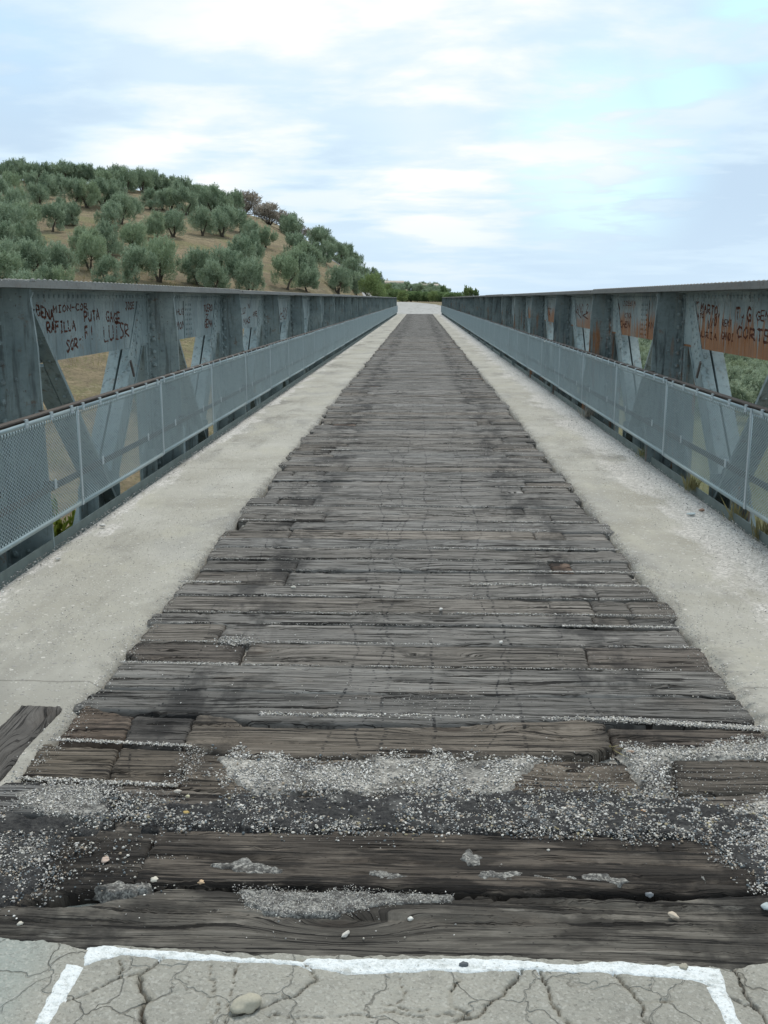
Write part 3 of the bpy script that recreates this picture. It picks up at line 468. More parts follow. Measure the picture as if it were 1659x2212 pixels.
# ------------------------------------------------------------------ near slab, paint line, walkways
cracks = [np.array(c) for c in DATA['cracks']]
sx = np.arange(-1.75, 1.75, .0045); sy = np.arange(1.80, 2.52, .0045); SX, SY = np.meshgrid(sx, sy)
wx = SX+(fbm(SX*22, SY*22, 5)-.5)*.035; wy = SY+(fbm(SX*22, SY*22, 6)-.5)*.035
cd_ = np.full(SX.shape, 9.)
for ci, c in enumerate(cracks):
    wd = (.0075, .0035, .002, .0015, .0012, .004, .0015, .0015, .0018, .0045, .003, .0055, .0015, .003, .009, .004, .002, .002)[ci % 18]
    for (ax, ay), (bx, by) in zip(c[:-1], c[1:]):
        ex, ey = bx-ax, by-ay; t = np.clip(((wx-ax)*ex+(wy-ay)*ey)/(ex*ex+ey*ey), 0, 1)
        cd_ = np.minimum(cd_, np.hypot(wx-ax-t*ex, wy-ay-t*ey)/wd)
crack = 1-SS(cd_, .25, .52); dirt = (1-SS(cd_, .8, 3.2))*.5*SS(fbm(SX*12, SY*12, 61), .35, .6)
SZ = -.018*crack-.003*(1-SS(cd_, 0, 4))+(fbm(SX*9, SY*9, 2)-.5)*.014+(fbm(SX*70, SY*70, 4)-.5)*.0028
edge = np.interp(SX, *zip(*DATA['rows']['front'][1]))
SZ = SZ+.004-.05*SS(SY-edge+(fbm(SX*30, SY*30, 9)-.5)*.02, .005, .035)
far_x = np.abs(SX) > 1.6
o = obj('concrete_slab', mesh_np('concrete_slab', np.stack([SX, SY, SZ], -1).reshape(-1, 3), grid_faces(*SX.shape), SLAB, True, {'crack': ('FLOAT', crack), 'dirt': ('FLOAT', dirt)})); tag(o, kind='structure')
mb = MB(); mb.box(-6, 6, -9, 2.35, -.5, -.024); mb.build('approach_pavement', SLAB).__setitem__('kind', 'structure')
def patch_sheet(name, poly, mat, h, soft, res=.006, base=-.02, zt=.0, rough=.006, seed=0, kind='structure', warp=.03, zf=None):
    P = np.array(poly); lo = P.min(0)-.06; hi = P.max(0)+.06
    x, y = np.meshgrid(np.arange(lo[0], hi[0], res), np.arange(lo[1], hi[1], res))
    d = polydist(x+(fbm(x*18, y*18, seed)-.5)*warp*2, y+(fbm(x*18, y*18, seed+3)-.5)*warp*2, poly)+(fbm(x*60, y*60, seed+8)-.5)*warp*.7
    z = base+(zt+h-base)*SS(d, -soft, soft)+(fbm(x*35, y*35, seed+5)-.5)*rough*2*SS(d, -soft, soft)
    if zf: z = zf(x, y)+h*SS(d, -soft, soft)-.004*(1-SS(d, -soft, soft))+(fbm(x*90, y*90, seed+5)-.5)*rough*SS(d, -soft, soft)
    Fc = grid_faces(*x.shape); keep = (SS(d, -soft, soft).ravel()[Fc] > .02).any(1)
    Fc = Fc[keep]; V = np.stack([x, y, z], -1).reshape(-1, 3); us, inv = np.unique(Fc, return_inverse=True)
    return tag(obj(name, mesh_np(name, V[us], inv.reshape(-1, 4), mat, True)), kind=kind)
PO = DATA['polys']
def slab_z(x, y):
    i = np.clip(((y-sy[0])/.0045).astype(int), 0, len(sy)-1); j = np.clip(((x-sx[0])/.0045).astype(int), 0, len(sx)-1); return SZ0[i, j]
SZ0 = .004-.010*crack+(fbm(SX*9, SY*9, 2)-.5)*.014+(fbm(SX*70, SY*70, 4)-.5)*.0028
for nm in ('paint', 'paintleft', 'paintright'):
    patch_sheet('painted_line', PO[nm], PAINT, .0028, .004, .0035, -.02, 0, .0030, {'paint': 1, 'paintleft': 2, 'paintright': 3}[nm], warp=.007, zf=slab_z)
def walkway(x0, x1, y0, rough_inner):
    yy = np.concatenate([np.arange(y0, 14, .05), np.arange(14, 111.01, .5)]); n = 22
    base = np.linspace(0, 1, n); YY, T = np.meshgrid(yy, base, indexing='ij')
    jag = (fbm(YY*3.0, 0*YY, 31)-.5)*.05
    XX = x0+(x1-x0)*T+(jag*(1-T) if rough_inner else jag*T)
    ZZ = -.006+(fbm(XX*2, YY*2, 12)-.5)*.016
    ZZ[:, 0] -= .03; ZZ[:, -1] -= .03
    top = np.stack([XX, YY, ZZ], -1).reshape(-1, 3); bot = top.copy(); bot[:, 2] = -.28
    Ff = grid_faces(*XX.shape); r, c = XX.shape; nV = r*c; sides = []
    for ring in ([i*c for i in range(r)], [i*c+c-1 for i in range(r)], list(range(c)), [(r-1)*c+i for i in range(c)]):
        for a, b in zip(ring[:-1], ring[1:]): sides.append((a, b, b+nV, a+nV))
    F2 = np.concatenate([Ff, Ff[:, ::-1]+nV, np.array(sides)])
    return tag(obj('walkway', mesh_np('walkway', np.concatenate([top, bot]), F2, WALK, True)), kind='structure')
XKL, XKR = -2.40, 2.335
walkway(-1.345, XKL, 2.36, True); walkway(1.335, XKR, 2.36, True)
mb = MB(); mb.box(-1.8, 1.8, 2.36, 3.4, -.3, -.045); mb.box(-1.30, 1.30, 3.4, 110.9, -.3, -.042); mb.build('gravel_bed', BED).__setitem__('kind', 'structure')
mb = MB(); mb.box(-3.6, 3.6, -3, 2.3, -6, -.03); mb.build('near_abutment', SLAB).__setitem__('kind', 'structure')
mb = MB(); mb.box(-3.4, 3.4, 111.0, 116, -6, -.03); mb.build('far_abutment', SLAB).__setitem__('kind', 'structure')
# ------------------------------------------------------------------ timbers
def plank_mesh(far, near, nu, nv, seed, zt=0., crown=.0, rag=.006, ends=.02):
    far = np.array(far); near = np.array(near)
    def along(P, t):
        s = np.r_[0, np.cumsum(np.hypot(*np.diff(P, axis=0).T))]; s /= s[-1]; return np.stack([np.interp(t, s, P[:, 0]), np.interp(t, s, P[:, 1])], -1)
    t = np.linspace(0, 1, nu); v = np.linspace(0, 1, nv); A = along(near, t); B = along(far, t)
    L = np.hypot(*(A[-1]-A[0])); W = np.hypot(*(A[nu//2]-B[nu//2]))
    A[:, 1] += (fbm(A[:, 0]*9, A[:, 0]*0+seed, seed)-.5)*rag*2.4+(vn(A[:, 0]*70, A[:, 0]*0+seed, seed)-.5)*rag*.6
    B[:, 1] += (fbm(B[:, 0]*9, B[:, 0]*0+seed+9, seed)-.5)*rag*2.4+(vn(B[:, 0]*70, A[:, 0]*0+seed+5, seed)-.5)*rag*.6
    T, Vv = np.meshgrid(t, v, indexing='ij'); P = A[:, None]*(1-Vv[..., None])+B[:, None]*Vv[..., None]
    ej = (fbm(P[:, :, 1]*25, P[:, :, 1]*0+seed, seed+1)-.5)*ends
    P[..., 0] += ej*((T < .04)*1.+(T > .96)*1.)
    dv = np.minimum(Vv, 1-Vv)*W; du = np.minimum(T, 1-T)*L; rd = .013
    z = zt-.016*(1-SS(dv, 0, rd))**2-.006*(1-SS(du, 0, .012))**2+crown*np.sin(np.pi*Vv)
    X_, Y_ = P[..., 0], P[..., 1]
    z = z+(fbm(X_*1.2, Y_*5, seed+2)-.5)*.012
    if nv > 8:
        z = z+(fbm(X_*3, Y_*60, seed+4)-.5)*.010-.011*SS(fbm(X_*1.4, Y_*38+X_*1.3, seed+6), .60, .72)
    cx, cy = X_.mean(), Y_.mean()
    top = np.stack([X_-cx, Y_-cy, z], -1).reshape(-1, 3); n = nu*nv
    ring = [i*nv for i in range(nu)]+[(nu-1)*nv+j for j in range(1, nv)]+[i*nv+nv-1 for i in range(nu-2, -1, -1)]+[j for j in range(nv-2, 0, -1)]
    low = top[ring].copy(); low[:, 2] = -.09
    m = len(ring); S = np.array([(ring[k], ring[(k+1) % m], n+(k+1) % m, n+k) for k in range(m)])[:, ::-1]
    Fc = np.concatenate([grid_faces(nu, nv)[:, ::-1], S])
    return np.concatenate([top, low]), Fc, (cx, cy)
def plank(label, far, near, res, nv, seed, color, **k):
    L = abs(far[-1][0]-far[0][0])+.01; V, Fc, c = plank_mesh(far, near, max(6, int(L/res)), nv, seed, **k)
    me = mesh_np('deck_timber', V, Fc, WOOD, True); o = obj('deck_timber', me, None, (c[0], c[1], 0))
    o.color = (*color, 1); tag(o, label, 'timber', 'weathered timbers laid across the bridge deck'); return o
RW = DATA['rows']; nearinfo = {
 'front': ('widest front deck timber, along the white painted line, grey brown with a gravel patch', (.72, .68, .62), .004),
 'second': ('dark wet-looking timber between the asphalt strip and the front timber, pale knots', (.55, .48, .42), .010),
 'secondleft': ('short black-stained timber at lower left, sprinkled with grit beside the dark second timber', (.42, .38, .34), .002),
 'bandleft': ('short bluish grey timber at left, half under pale cement crust', (.85, .87, .9), .002),
 'band': ('timber mostly buried under the strip of black asphalt and gravel', (.85, .77, .70), -.001),
 'r4left': ('outermost of two short brown timber blocks left of the white gravel patch', (.64, .56, .47), .003),
 'r4mid': ('inner of two short brown timber blocks left of the white gravel patch', (.60, .52, .44), .002),
 'r4main': ('brown timber sunk below the white gravel patch, its ends showing', (.78, .68, .58), -.004),
 'r4right': ('dark grit-covered timber at the right picture edge behind pale gravel', (.60, .54, .48), .0),
 'r5left': ('short reddish brown block at the left end of the knotted timber row', (.62, .50, .42), .0),
 'r5mid': ('short dark block with one pale knot, next to the long knotted timber', (.44, .42, .41), -.002),
 'r5main': ('long brown timber with two big swirling knots just behind the white gravel patch', (.80, .71, .62), .004),
 'r5right': ('dark brown timber at right end of the knotted row, between white gravel seams', (.60, .52, .46), -.003),
 'r6': ('full-width blue-grey timber directly behind the knotted timber row', (.72, .715, .71), .0),
 'r7': ('full-width smooth light grey timber, second full-width one behind the knotted row', (.98, .97, .955), .002),
 'r8left': ('short dark reddish block at left end of the row behind the smooth light grey timber', (.62, .56, .52), -.003),
 'r8main': ('long finely cracked grey brown timber behind the smooth light grey one', (.88, .83, .78), .001),
 'r8right': ('short right-end timber with reddish split, behind the smooth light grey one', (.75, .68, .63), -.002)}
npl = 0
for i, (k, (far, near)) in enumerate(RW.items()):
    lab, colr, zt = nearinfo[k]; colr = tuple(q_*1.12 for q_ in colr)
    far = [tuple(p) for p in far]; near = [tuple(p) for p in near]
    if k == 'front': far = [(-1.75, 2.43)]+far+[(1.7, 2.56)]; near = [(-1.75, 2.30)]+near+[(1.7, 2.26)]
    if k == 'second': far += [(1.6, 2.85)]; near += [(1.6, 2.57)]
    plank(lab, far, near, .011, 34, 100+i*7, colr, zt=zt, rag=.012 if k in ('r5main', 'front') else .006); npl += 1
V, Fc, c = plank_mesh([(-.55, .085), (.38, .08)], [(-.55, -.085), (.38, -.09)], 70, 20, 777)
o = obj('deck_timber', mesh_np('deck_timber', V, Fc, WOOD, True), None, (-1.50, 3.30, .014)); o.rotation_euler[2] = math.radians(90); o.color = (.55, .53, .52, 1)
tag(o, 'short dark timber lying lengthwise at left picture edge beside the walkway', 'timber', 'weathered timbers laid across the bridge deck'); npl += 1
# rows beyond, end to end
def rowcolor(r, dark=1.0, brown=0.0):
    b = r.normal(1.0, .10)*dark; b *= 1.17; return (b*(1+.02*brown), b*(1-.015*brown), b*(1-.05*brown))
r = np.random.default_rng(21); y = 4.605; row = 9; GAPS = []; stuffV = []; stuffF = []; nb = 0
while y < 110.75:
    wd = r.uniform(.235, .29) if r.uniform() > .12 else r.uniform(.16, .21); gap = (r.uniform(.002, .010) if r.uniform() < .55 else r.uniform(.012, .03)) if y < 14 else r.uniform(.002, .014)
    wd = min(wd, 110.85-y); y0, y1 = y, y+wd; GAPS.append((y1, gap)); y = y1+gap
    xl, xr = -1.335+r.normal(0, .036), 1.315+r.normal(0, .036); cuts = [xl]
    p = .55 if y < 12 else .3
    if r.uniform() < p:
        c1 = r.uniform(-1.0, -.66); cuts.append(c1)
        if r.uniform() < .3: cuts.insert(1, r.uniform(-1.18, -1.08))
    if r.uniform() < p:
        c2 = r.uniform(.70, 1.0); cuts.append(c2)
        if r.uniform() < .3: cuts.append(min(c2+r.uniform(.12, .22), xr-.1))
    cuts.append(xr); np_ = len(cuts)-1
    main = max(range(np_), key=lambda q: cuts[q+1]-cuts[q])
    for q in range(np_):
        a, b = cuts[q]+(.004 if q else 0), cuts[q+1]-(.004 if q < np_-1 else 0)
        m = max(3, int((b-a)/.35)); xs = np.linspace(a, b, m); sk = r.normal(0, .004)
        wob = (.012 if y < 12 else .007)
        d0 = r.normal(0, wob*.5, m); d1 = r.normal(0, wob*.5, m); sh = 0 if q == main else r.uniform(0, .012)
        far = [(x, y1+d-.002+sk*x) for x, d in zip(xs, d1)]; near = [(x, y0+sh+d+.002+sk*x) for x, d in zip(xs, d0)]
        if y0 < 9: res, nv = .016, 18
        elif y0 < 18: res, nv = .03, 10
        elif y0 < 40: res, nv = .08, 6
        else: res, nv = .2, 5
        short = q != main
        colr = rowcolor(r, (.80 if short else 1.0)*(.93 if y0 < 6 else 1.0), r.uniform(0, 2.2) if (short or r.uniform() < .3) else r.uniform(-.5, .6))
        if short and r.uniform() < .12: colr = (.75, .55, .45)
        zt = r.normal(0, .0028)-(r.uniform(0, .008) if short else 0)
        rn = ordinal(row)
        if np_ == 1: lab = 'grey full-width timber, %s deck row from the white line' % rn
        elif not short: lab = 'long grey timber, %s deck row from the white line' % rn
        else:
            sd_ = 'left' if q < main else 'right'
            same = [k for k in range(np_) if k != main and (k < main) == (q < main)]
            io = '' if len(same) == 1 else ('outer ' if (q == same[0]) == (q < main) else 'inner ')
            lab = 'short %s%s end block, %s deck row from the white line' % (io, sd_, rn)
        if npl < 300:
            plank(lab, far, near, res, nv, 1000+nb*3, colr, zt=zt, rag=.008 if y0 < 20 else .005); npl += 1
        else:
            V, Fc, c = plank_mesh(far, near, 12, 5, nb*3, zt=zt); V[:, 0] += c[0]; V[:, 1] += c[1]
            Fc = Fc+sum(len(q_) for q_ in stuffV) if False else Fc+(offs if stuffV else 0); stuffV.append(V); stuffF.append(Fc); offs = Fc.max()+1
        nb += 1
    row += 1
if stuffV:
    o = obj('distant_timbers', mesh_np('distant_timbers', np.concatenate(stuffV), np.concatenate(stuffF), WOOD, True)); o.color = (.98, .98, .98, 1)
    tag(o, 'grey timbers of the far half of the bridge deck, merging into one surface', 'timbers', None, 'stuff')
# ------------------------------------------------------------------ asphalt, cement crusts and loose gravel
patch_sheet('asphalt', PO['asphalt'], ASPH, .012, .03, .006, -.03, 0, .010, 1, warp=.045)
patch_sheet('asphalt', PO['asphaltleft'], ASPH, .010, .03, .006, -.03, 0, .010, 2, warp=.045)
patch_sheet('asphalt', PO['asphaltright'], ASPH, .012, .03, .006, -.03, 0, .009, 3, warp=.045)
patch_sheet('cement_crust', PO['patch_front'], PATCH, .012, .012, .0045, -.03, .0, .005, 4, warp=.012)
patch_sheet('cement_crust', PO['gravel_leftpale'], PATCH, .009, .02, .005, -.03, .0, .005, 6, warp=.03)
for i_, (k_, m_) in enumerate((('crust_a', PATCH), ('crust_b', PATCH), ('crust_c', PATCH), ('crust_d', PATCH), ('crust_e', PATCH), ('crust_f', PATCH), ('crust_g', PATCH))):
    patch_sheet('cement_crust', PO[k_], m_, .0135 if k_ != 'crust_e' else .008, .012, .004, -.03, .0, .006, 30+i_, warp=.030)
patch_sheet('gravel_ground', PO['gravel_mid'], BED, .005, .02, .006, -.03, .0, .005, 7, warp=.02)
patch_sheet('gravel_ground', PO['gravel_right'], BED, .006, .02, .006, -.03, .0, .005, 8, warp=.02)
patch_sheet('gravel_ground', [(1.32, 2.5), (1.9, 2.5), (1.9, 4.6), (1.35, 4.6), (1.34, 3.7)], WALK, .006, .03, .01, -.03, 0, .006, 9, warp=.03)
r_g = np.random.default_rng(88)
PTS = {'pale': [], 'mixed': [], 'dark': []}; SZS = {'pale': [], 'mixed': [], 'dark': []}
def scatter(pal, q, s0, s1, z, seed=0, pw=2.5):
    r = np.random.default_rng(seed+5); n = len(q); s = s0+(s1-s0)*r.uniform(size=n)**pw
    PTS[pal].append(np.column_stack([q, z+s*.35+r.uniform(-.001, .002, n)])); SZS[pal].append(s)
q = sample_poly(PO['gravel_mid'], 60000, .06, 1); q = q[fbm(q[:, 0]*10, q[:, 1]*10, 177)+r_g.uniform(-.15, .15, len(q)) > .40]; scatter('pale', q, .0018, .0080, .005, 1, 3)
q = sample_poly(PO['gravel_mid'], 900, .09, 2); scatter('mixed', q, .004, .011, .006, 2)
q = sample_poly(PO['asphalt'], 34000, .05, 3); q = q[fbm(q[:, 0]*9, q[:, 1]*9, 77) > .43]; scatter('mixed', q, .002, .009, .008, 3)
q = sample_poly(PO['asphalt'], 9000, .05, 4); scatter('dark', q, .003, .010, .008, 4)
q = sample_poly(PO['asphalt'], 26000, .05, 33); q = q[fbm(q[:, 0]*4, q[:, 1]*7, 79)+r_g.uniform(-.12, .12, len(q)) > .47]; scatter('pale', q, .0014, .0058, .011, 33, 2.5)
q = sample_poly(PO['asphaltright'], 9000, .05, 34); scatter('pale', q[fbm(q[:, 0]*6, q[:, 1]*6, 80) > .46], .0014, .006, .011, 34)
q = sample_poly(PO['asphaltleft'], 9000, .05, 35); scatter('pale', q[fbm(q[:, 0]*6, q[:, 1]*6, 81) > .50], .0014, .0055, .011, 35)
q = sample_poly(PO['asphaltleft'], 18000, .06, 5); q = q[fbm(q[:, 0]*8, q[:, 1]*8, 78) > .45]; scatter('mixed', q, .002, .008, .008, 5)
q = sample_poly(PO['asphaltleft'], 3500, .06, 6); scatter('pale', q[fbm(q[:, 0]*5, q[:, 1]*5, 70) > .5], .002, .007, .010, 6)
q = sample_poly(PO['asphaltright'], 9000, .05, 7); scatter('mixed', q, .002, .009, .009, 7)
q = sample_poly(PO['gravelright2'], 4000, .05, 8); scatter('pale', q, .002, .007, .010, 8)
q = sample_poly(PO['gravel_right'], 30000, .04, 9); scatter('pale', q, .0022, .008, .006, 9)
q = sample_poly(PO['gravel_leftpale'], 9000, .03, 10); q = q[fbm(q[:, 0]*12, q[:, 1]*12, 71) > .45]; scatter('pale', q, .002, .006, .008, 10)
q = sample_poly(PO['patch_front'], 6500, .015, 11); scatter('pale', q, .0014, .0032, .012, 11)
r = np.random.default_rng(5)
def gapline(ya, yb, x0, x1, n, w, z=-.006, s1=.007, seed=0, thr=.5):
    x = r.uniform(x0, x1, n); t = (x-x0)/(x1-x0); k = fbm(x*3.1, x*0+seed*1.7, seed)+(fbm(x*17, x*0+seed, seed)-.5)*.5+r.normal(0, .05, n) > thr+.02
    q = np.column_stack([x, ya+(yb-ya)*t+r.normal(0, w*.45, n)])[k]; scatter('pale', q, .0016, s1, z, seed)
gapline(3.478, 3.440, -1.36, -.80, 1500, .014, .0, .007, 1, .2); gapline(3.165, 3.13, -1.36, -.80, 1200, .016, .0, .008, 2, .2)
gapline(3.745, 3.735, -.62, .78, 3800, .020, -.002, .008, 3, .25); gapline(3.735, 3.665, .72, 1.33, 2600, .026, .0, .007, 4, 0.)
gapline(3.735, 3.64, .75, 1.40, 3000, .022, .003, .007, 44, 0.); gapline(3.44, 3.44, .75, 1.45, 3500, .03, .003, .007, 45, 0.); gapline(3.99, 3.99, .6, 1.3, 500, .008, -.003, .005, 5, .4); gapline(4.30, 4.29, -1.33, -.80, 1900, .016, .0, .006, 6, .1)
gapline(4.295, 4.285, -.8, 1.3, 2200, .009, -.003, .006, 7, .42); gapline(4.60, 4.59, -1.33, 1.3, 3400, .011, -.002, .006, 8, .42)
q = np.column_stack([r.normal(-.80, .03, 500), r.uniform(3.12, 3.44, 500)]); scatter('pale', q, .002, .006, .001, 71)
q = np.column_stack([r.normal(-.86, .05, 900), r.normal(4.60, .035, 900)]); scatter('pale', q, .002, .007, .001, 72)
for i, (gy_, gw) in enumerate(GAPS):
    if gy_ > 16: break
    n = int(3000*gw/.03*max(.25, 1-gy_/18)*r.uniform(.2, 1.3)+350)
    gapline(gy_+gw/2, gy_+gw/2, -1.33, 1.32, n, gw*.5+.003, -.010 if gw < .012 else -.003, .0055, 20+i, .50 if gw < .012 else .36)
    if r.uniform() < .35: xx = r.uniform(.5, 1.0); gapline(gy_+gw/2, gy_+gw/2, xx, 1.33, 500, .012, .001, .006, 120+i, .2)
    if r.uniform() < .2: gapline(gy_+gw/2, gy_+gw/2, -1.33, -.9, 350, .012, .001, .006, 220+i, .2)
for (yt, xa, xb, wdt, nn_) in ((5.72, .30, 1.33, .020, 2600), (4.86, .72, 1.33, .016, 1700), (6.02, .55, 1.33, .014, 1500), (6.33, .10, 1.33, .010, 1500), (5.15, .2, 1.33, .008, 1000), (7.2, .5, 1.3, .014, 1000), (5.76, -1.38, -1.02, .022, 1100), (7.9, -1.3, -.95, .012, 600), (7.4, -1.3, -.9, .012, 600), (5.44, -.85, -.50, .012, 700), (8.6, .7, 1.33, .016, 900), (6.9, -.3, .9, .006, 700), (10.9, -1.05, -.75, .030, 900), (11.6, -1.2, -.7, .022, 900)):
    ys_, gs_ = min(GAPS, key=lambda q: abs(q[0]-yt)); gapline(ys_+gs_/2+.004, ys_+gs_/2-.002, xa, xb, nn_, wdt, .001, .0075, int(yt*100), .12)
# sprinkled grit on the timbers
n = 5200; q = np.column_stack([r.uniform(-1.4, 1.4, n), 2.3+r.uniform(size=n)**1.2*9]); q = q[fbm(q[:, 0]*3, q[:, 1]*2.2, 41) > .53]; scatter('pale', q, .0015, .0055, .002, 300, 2.2)
q = np.column_stack([r.normal(.03, .16, 260), r.normal(3.88, .07, 260)]); scatter('pale', q, .0018, .0052, .002, 301)
q = np.column_stack([r.normal(1.0, .25, 420), r.normal(3.25, .09, 420)]); scatter('pale', q, .002, .0052, .001, 302)
q = np.column_stack([r.normal(.55, .18, 500), r.normal(3.28, .09, 500)]); scatter('pale', q, .002, .0055, .001, 303)
q = np.column_stack([r.normal(-.93, .12, 420), r.normal(2.68, .09, 420)]); scatter('mixed', q, .002, .0075, .003, 304)
q = np.column_stack([r.normal(-.74, .03, 160), r.normal(2.67, .07, 160)]); scatter('pale', q, .002, .006, .003, 305)
# seams between timbers and walkways, and grit against the kerbs
yy = 2.5+r.uniform(size=9000)**1.5*22; scatter('pale', np.column_stack([-1.345+r.normal(0, .022, 9000)*(1+.8*(yy < 5)), yy]), .0018, .0062, .001, 310)
yy = 2.5+r.uniform(size=11000)**1.5*22; scatter('pale', np.column_stack([1.335+r.normal(0, .024, 11000)*(1+1.0*(yy < 6)), yy]), .0018, .0062, .001, 311)
yy = 3.5+r.uniform(size=6500)**1.3*26; scatter('pale', np.column_stack([XKL+.015+np.abs(r.normal(0, .045, 6500)), yy]), .002, .011, .003, 312, 3)
yy = 4+r.uniform(size=17000)**1.4*26; bandw = .07+.16*fbm(yy*.8, yy*0, 66); scatter('pale', np.column_stack([XKR-.03-np.abs(r.normal(0, 1, 17000))*bandw, yy]), .002, .009, .003, 313, 3)
n = 30000; xx = np.where(r.uniform(size=n) < .5, r.uniform(-2.35, -1.36, n), r.uniform(1.36, 2.3, n)); yy = 2.6+r.uniform(size=n)**1.6*14
k = fbm(xx*2, yy*1.1, 91)+.08*(xx > 0) > .47; scatter('pale', np.column_stack([xx, yy])[k], .0016, .006, .002, 314, 2.5)
for i, pal in enumerate(PTS):
    P_ = np.concatenate(PTS[pal]); S_ = np.concatenate(SZS[pal]); nm = {'pale': 'pale_gravel', 'mixed': 'mixed_gravel', 'dark': 'tarred_gravel'}[pal]
    o = obj(nm, stones(nm, P_, S_, pal, seed=i))
    tag(o, {'pale': 'pale limestone grit lying in seams, patches and along the kerbs', 'mixed': 'mixed black, tan and white gravel stuck in the asphalt strip', 'dark': 'dark tarred gravel chips of the asphalt strip'}[pal], 'gravel', None, 'stuff')
    print('stones', pal, len(P_))
# larger single stones
def pebble(label, x, y, sx_, sy_, sz_, rot, col, z=.0, seed=0):
    r_ = np.random.default_rng(seed); import bmesh
    bm = bmesh.new(); bmesh.ops.create_icosphere(bm, subdivisions=3, radius=1)
    for v in bm.verts:
        c = v.co; k = 1+.55*(float(vn(c.x*1.6+seed, c.y*1.6+c.z*1.3, seed))-.5)+.22*(float(vn(c.x*4+seed, c.y*4+c.z*3, seed))-.5)
        v.co = Vector((c.x*sx_, c.y*sy_, c.z*sz_))*k*.66
    me = bpy.data.meshes.new('loose_stone'); bm.to_mesh(me); bm.free(); me.materials.append(STONE)
    a = me.attributes.new('tone', 'FLOAT_COLOR', 'POINT'); a.data.foreach_set('color', np.tile((*col, 1), (len(me.vertices), 1)).astype(np.float32).ravel())
    me.polygons.foreach_set('use_smooth', np.ones(len(me.polygons), bool))
    o = obj('loose_stone', me, None, (x, y, z+sz_*.45)); o.rotation_euler[2] = rot
    tag(o, label, 'stone', 'loose stones on the deck')
for i, a in enumerate([
 ('pale oval pebble on the brown strip left of the asphalt', -.79, 3.08, .021, .011, .008, .1, (.62, .56, .48)),
 ('large pale angular stone lying on the cracked slab, bottom left of centre', -.39, 2.045, .052, .040, .026, .5, (.40, .37, .29)),
 ('elongated pale stone on the front timber left of centre', -.18, 2.325, .024, .009, .009, .9, (.62, .58, .52)),
 ('elongated tan pebble on the front timber, right side', .68, 2.436, .026, .012, .010, -.9, (.55, .46, .36)),
 ('pale bluish flat stone at the right picture edge on the front timber', .94, 2.486, .022, .018, .010, .2, (.42, .47, .47)),
 ('small dark angular stone in the gap behind the front timber, right side', .637, 2.53, .016, .012, .010, .2, (.22, .23, .24)),
 ('round tan pebble on the white painted line, right side', .653, 2.222, .017, .016, .010, .2, (.36, .33, .26)),
 ('small round white pebble on the front timber near the centre', -.013, 2.397, .011, .011, .008, .2, (.70, .68, .62)),
 ('pale cream stone in the gap at left, behind the front timber', -.729, 2.555, .020, .013, .011, .1, (.66, .60, .50)),
 ('orange tan stone in the gap behind the front timber, left side', -.597, 2.548, .016, .013, .010, .3, (.60, .42, .26)),
 ('cream pebble beside the oval pebble left of the asphalt', -.748, 3.045, .012, .010, .008, .2, (.66, .60, .40)),
 ('pinkish angular stone on the black-stained left timber', -.90, 2.655, .018, .022, .010, .4, (.55, .42, .34)),
 ('ochre round stone set in the asphalt strip, left of centre', -.727, 2.936, .017, .016, .010, .2, (.48, .34, .12)),
 ('rust orange stone set in the asphalt strip, right side', .72, 2.995, .014, .012, .009, .2, (.46, .24, .10)),
 ('brown flat stone at the corner of the pale gravel right of centre', .768, 3.431, .022, .016, .009, .2, (.34, .24, .18)),
 ('dark grey stone stuck on the white line near the centre', .119, 2.212, .017, .012, .010, .3, (.10, .11, .12)),
 ('pale stone at the left of the front timber', -1.03, 2.342, .013, .011, .008, .6, (.58, .54, .46)),
 ('white pebble in a seam near the timber row of the big side gap', .121, 5.12, .016, .015, .012, .6, (.68, .65, .60)),
 ('white pebble on the cracked grey brown timber right of centre', .395, 4.61, .016, .013, .011, .6, (.66, .63, .58)),
 ('pale elongated stone in a cluster, on the left third of the deck', -.70, 5.51, .024, .014, .012, .2, (.64, .60, .52)),
 ('pale bluish flat stone among grit by the right kerb', 2.06, 7.6, .055, .035, .014, .4, (.52, .58, .58)),
 ('brown stone among grit by the right kerb', 2.18, 7.75, .035, .025, .016, .1, (.33, .21, .15)),
 ('white angular stone at the foot of the left kerb', -2.26, 7.05, .032, .022, .016, .2, (.66, .63, .58)),
 ('small white stone at the foot of the left kerb, nearer the camera', -2.25, 6.1, .026, .02, .012, .9, (.62, .6, .55)),
 ]): pebble(*a, z=.003 if a[2] > 2.26 else .004, seed=i+3)
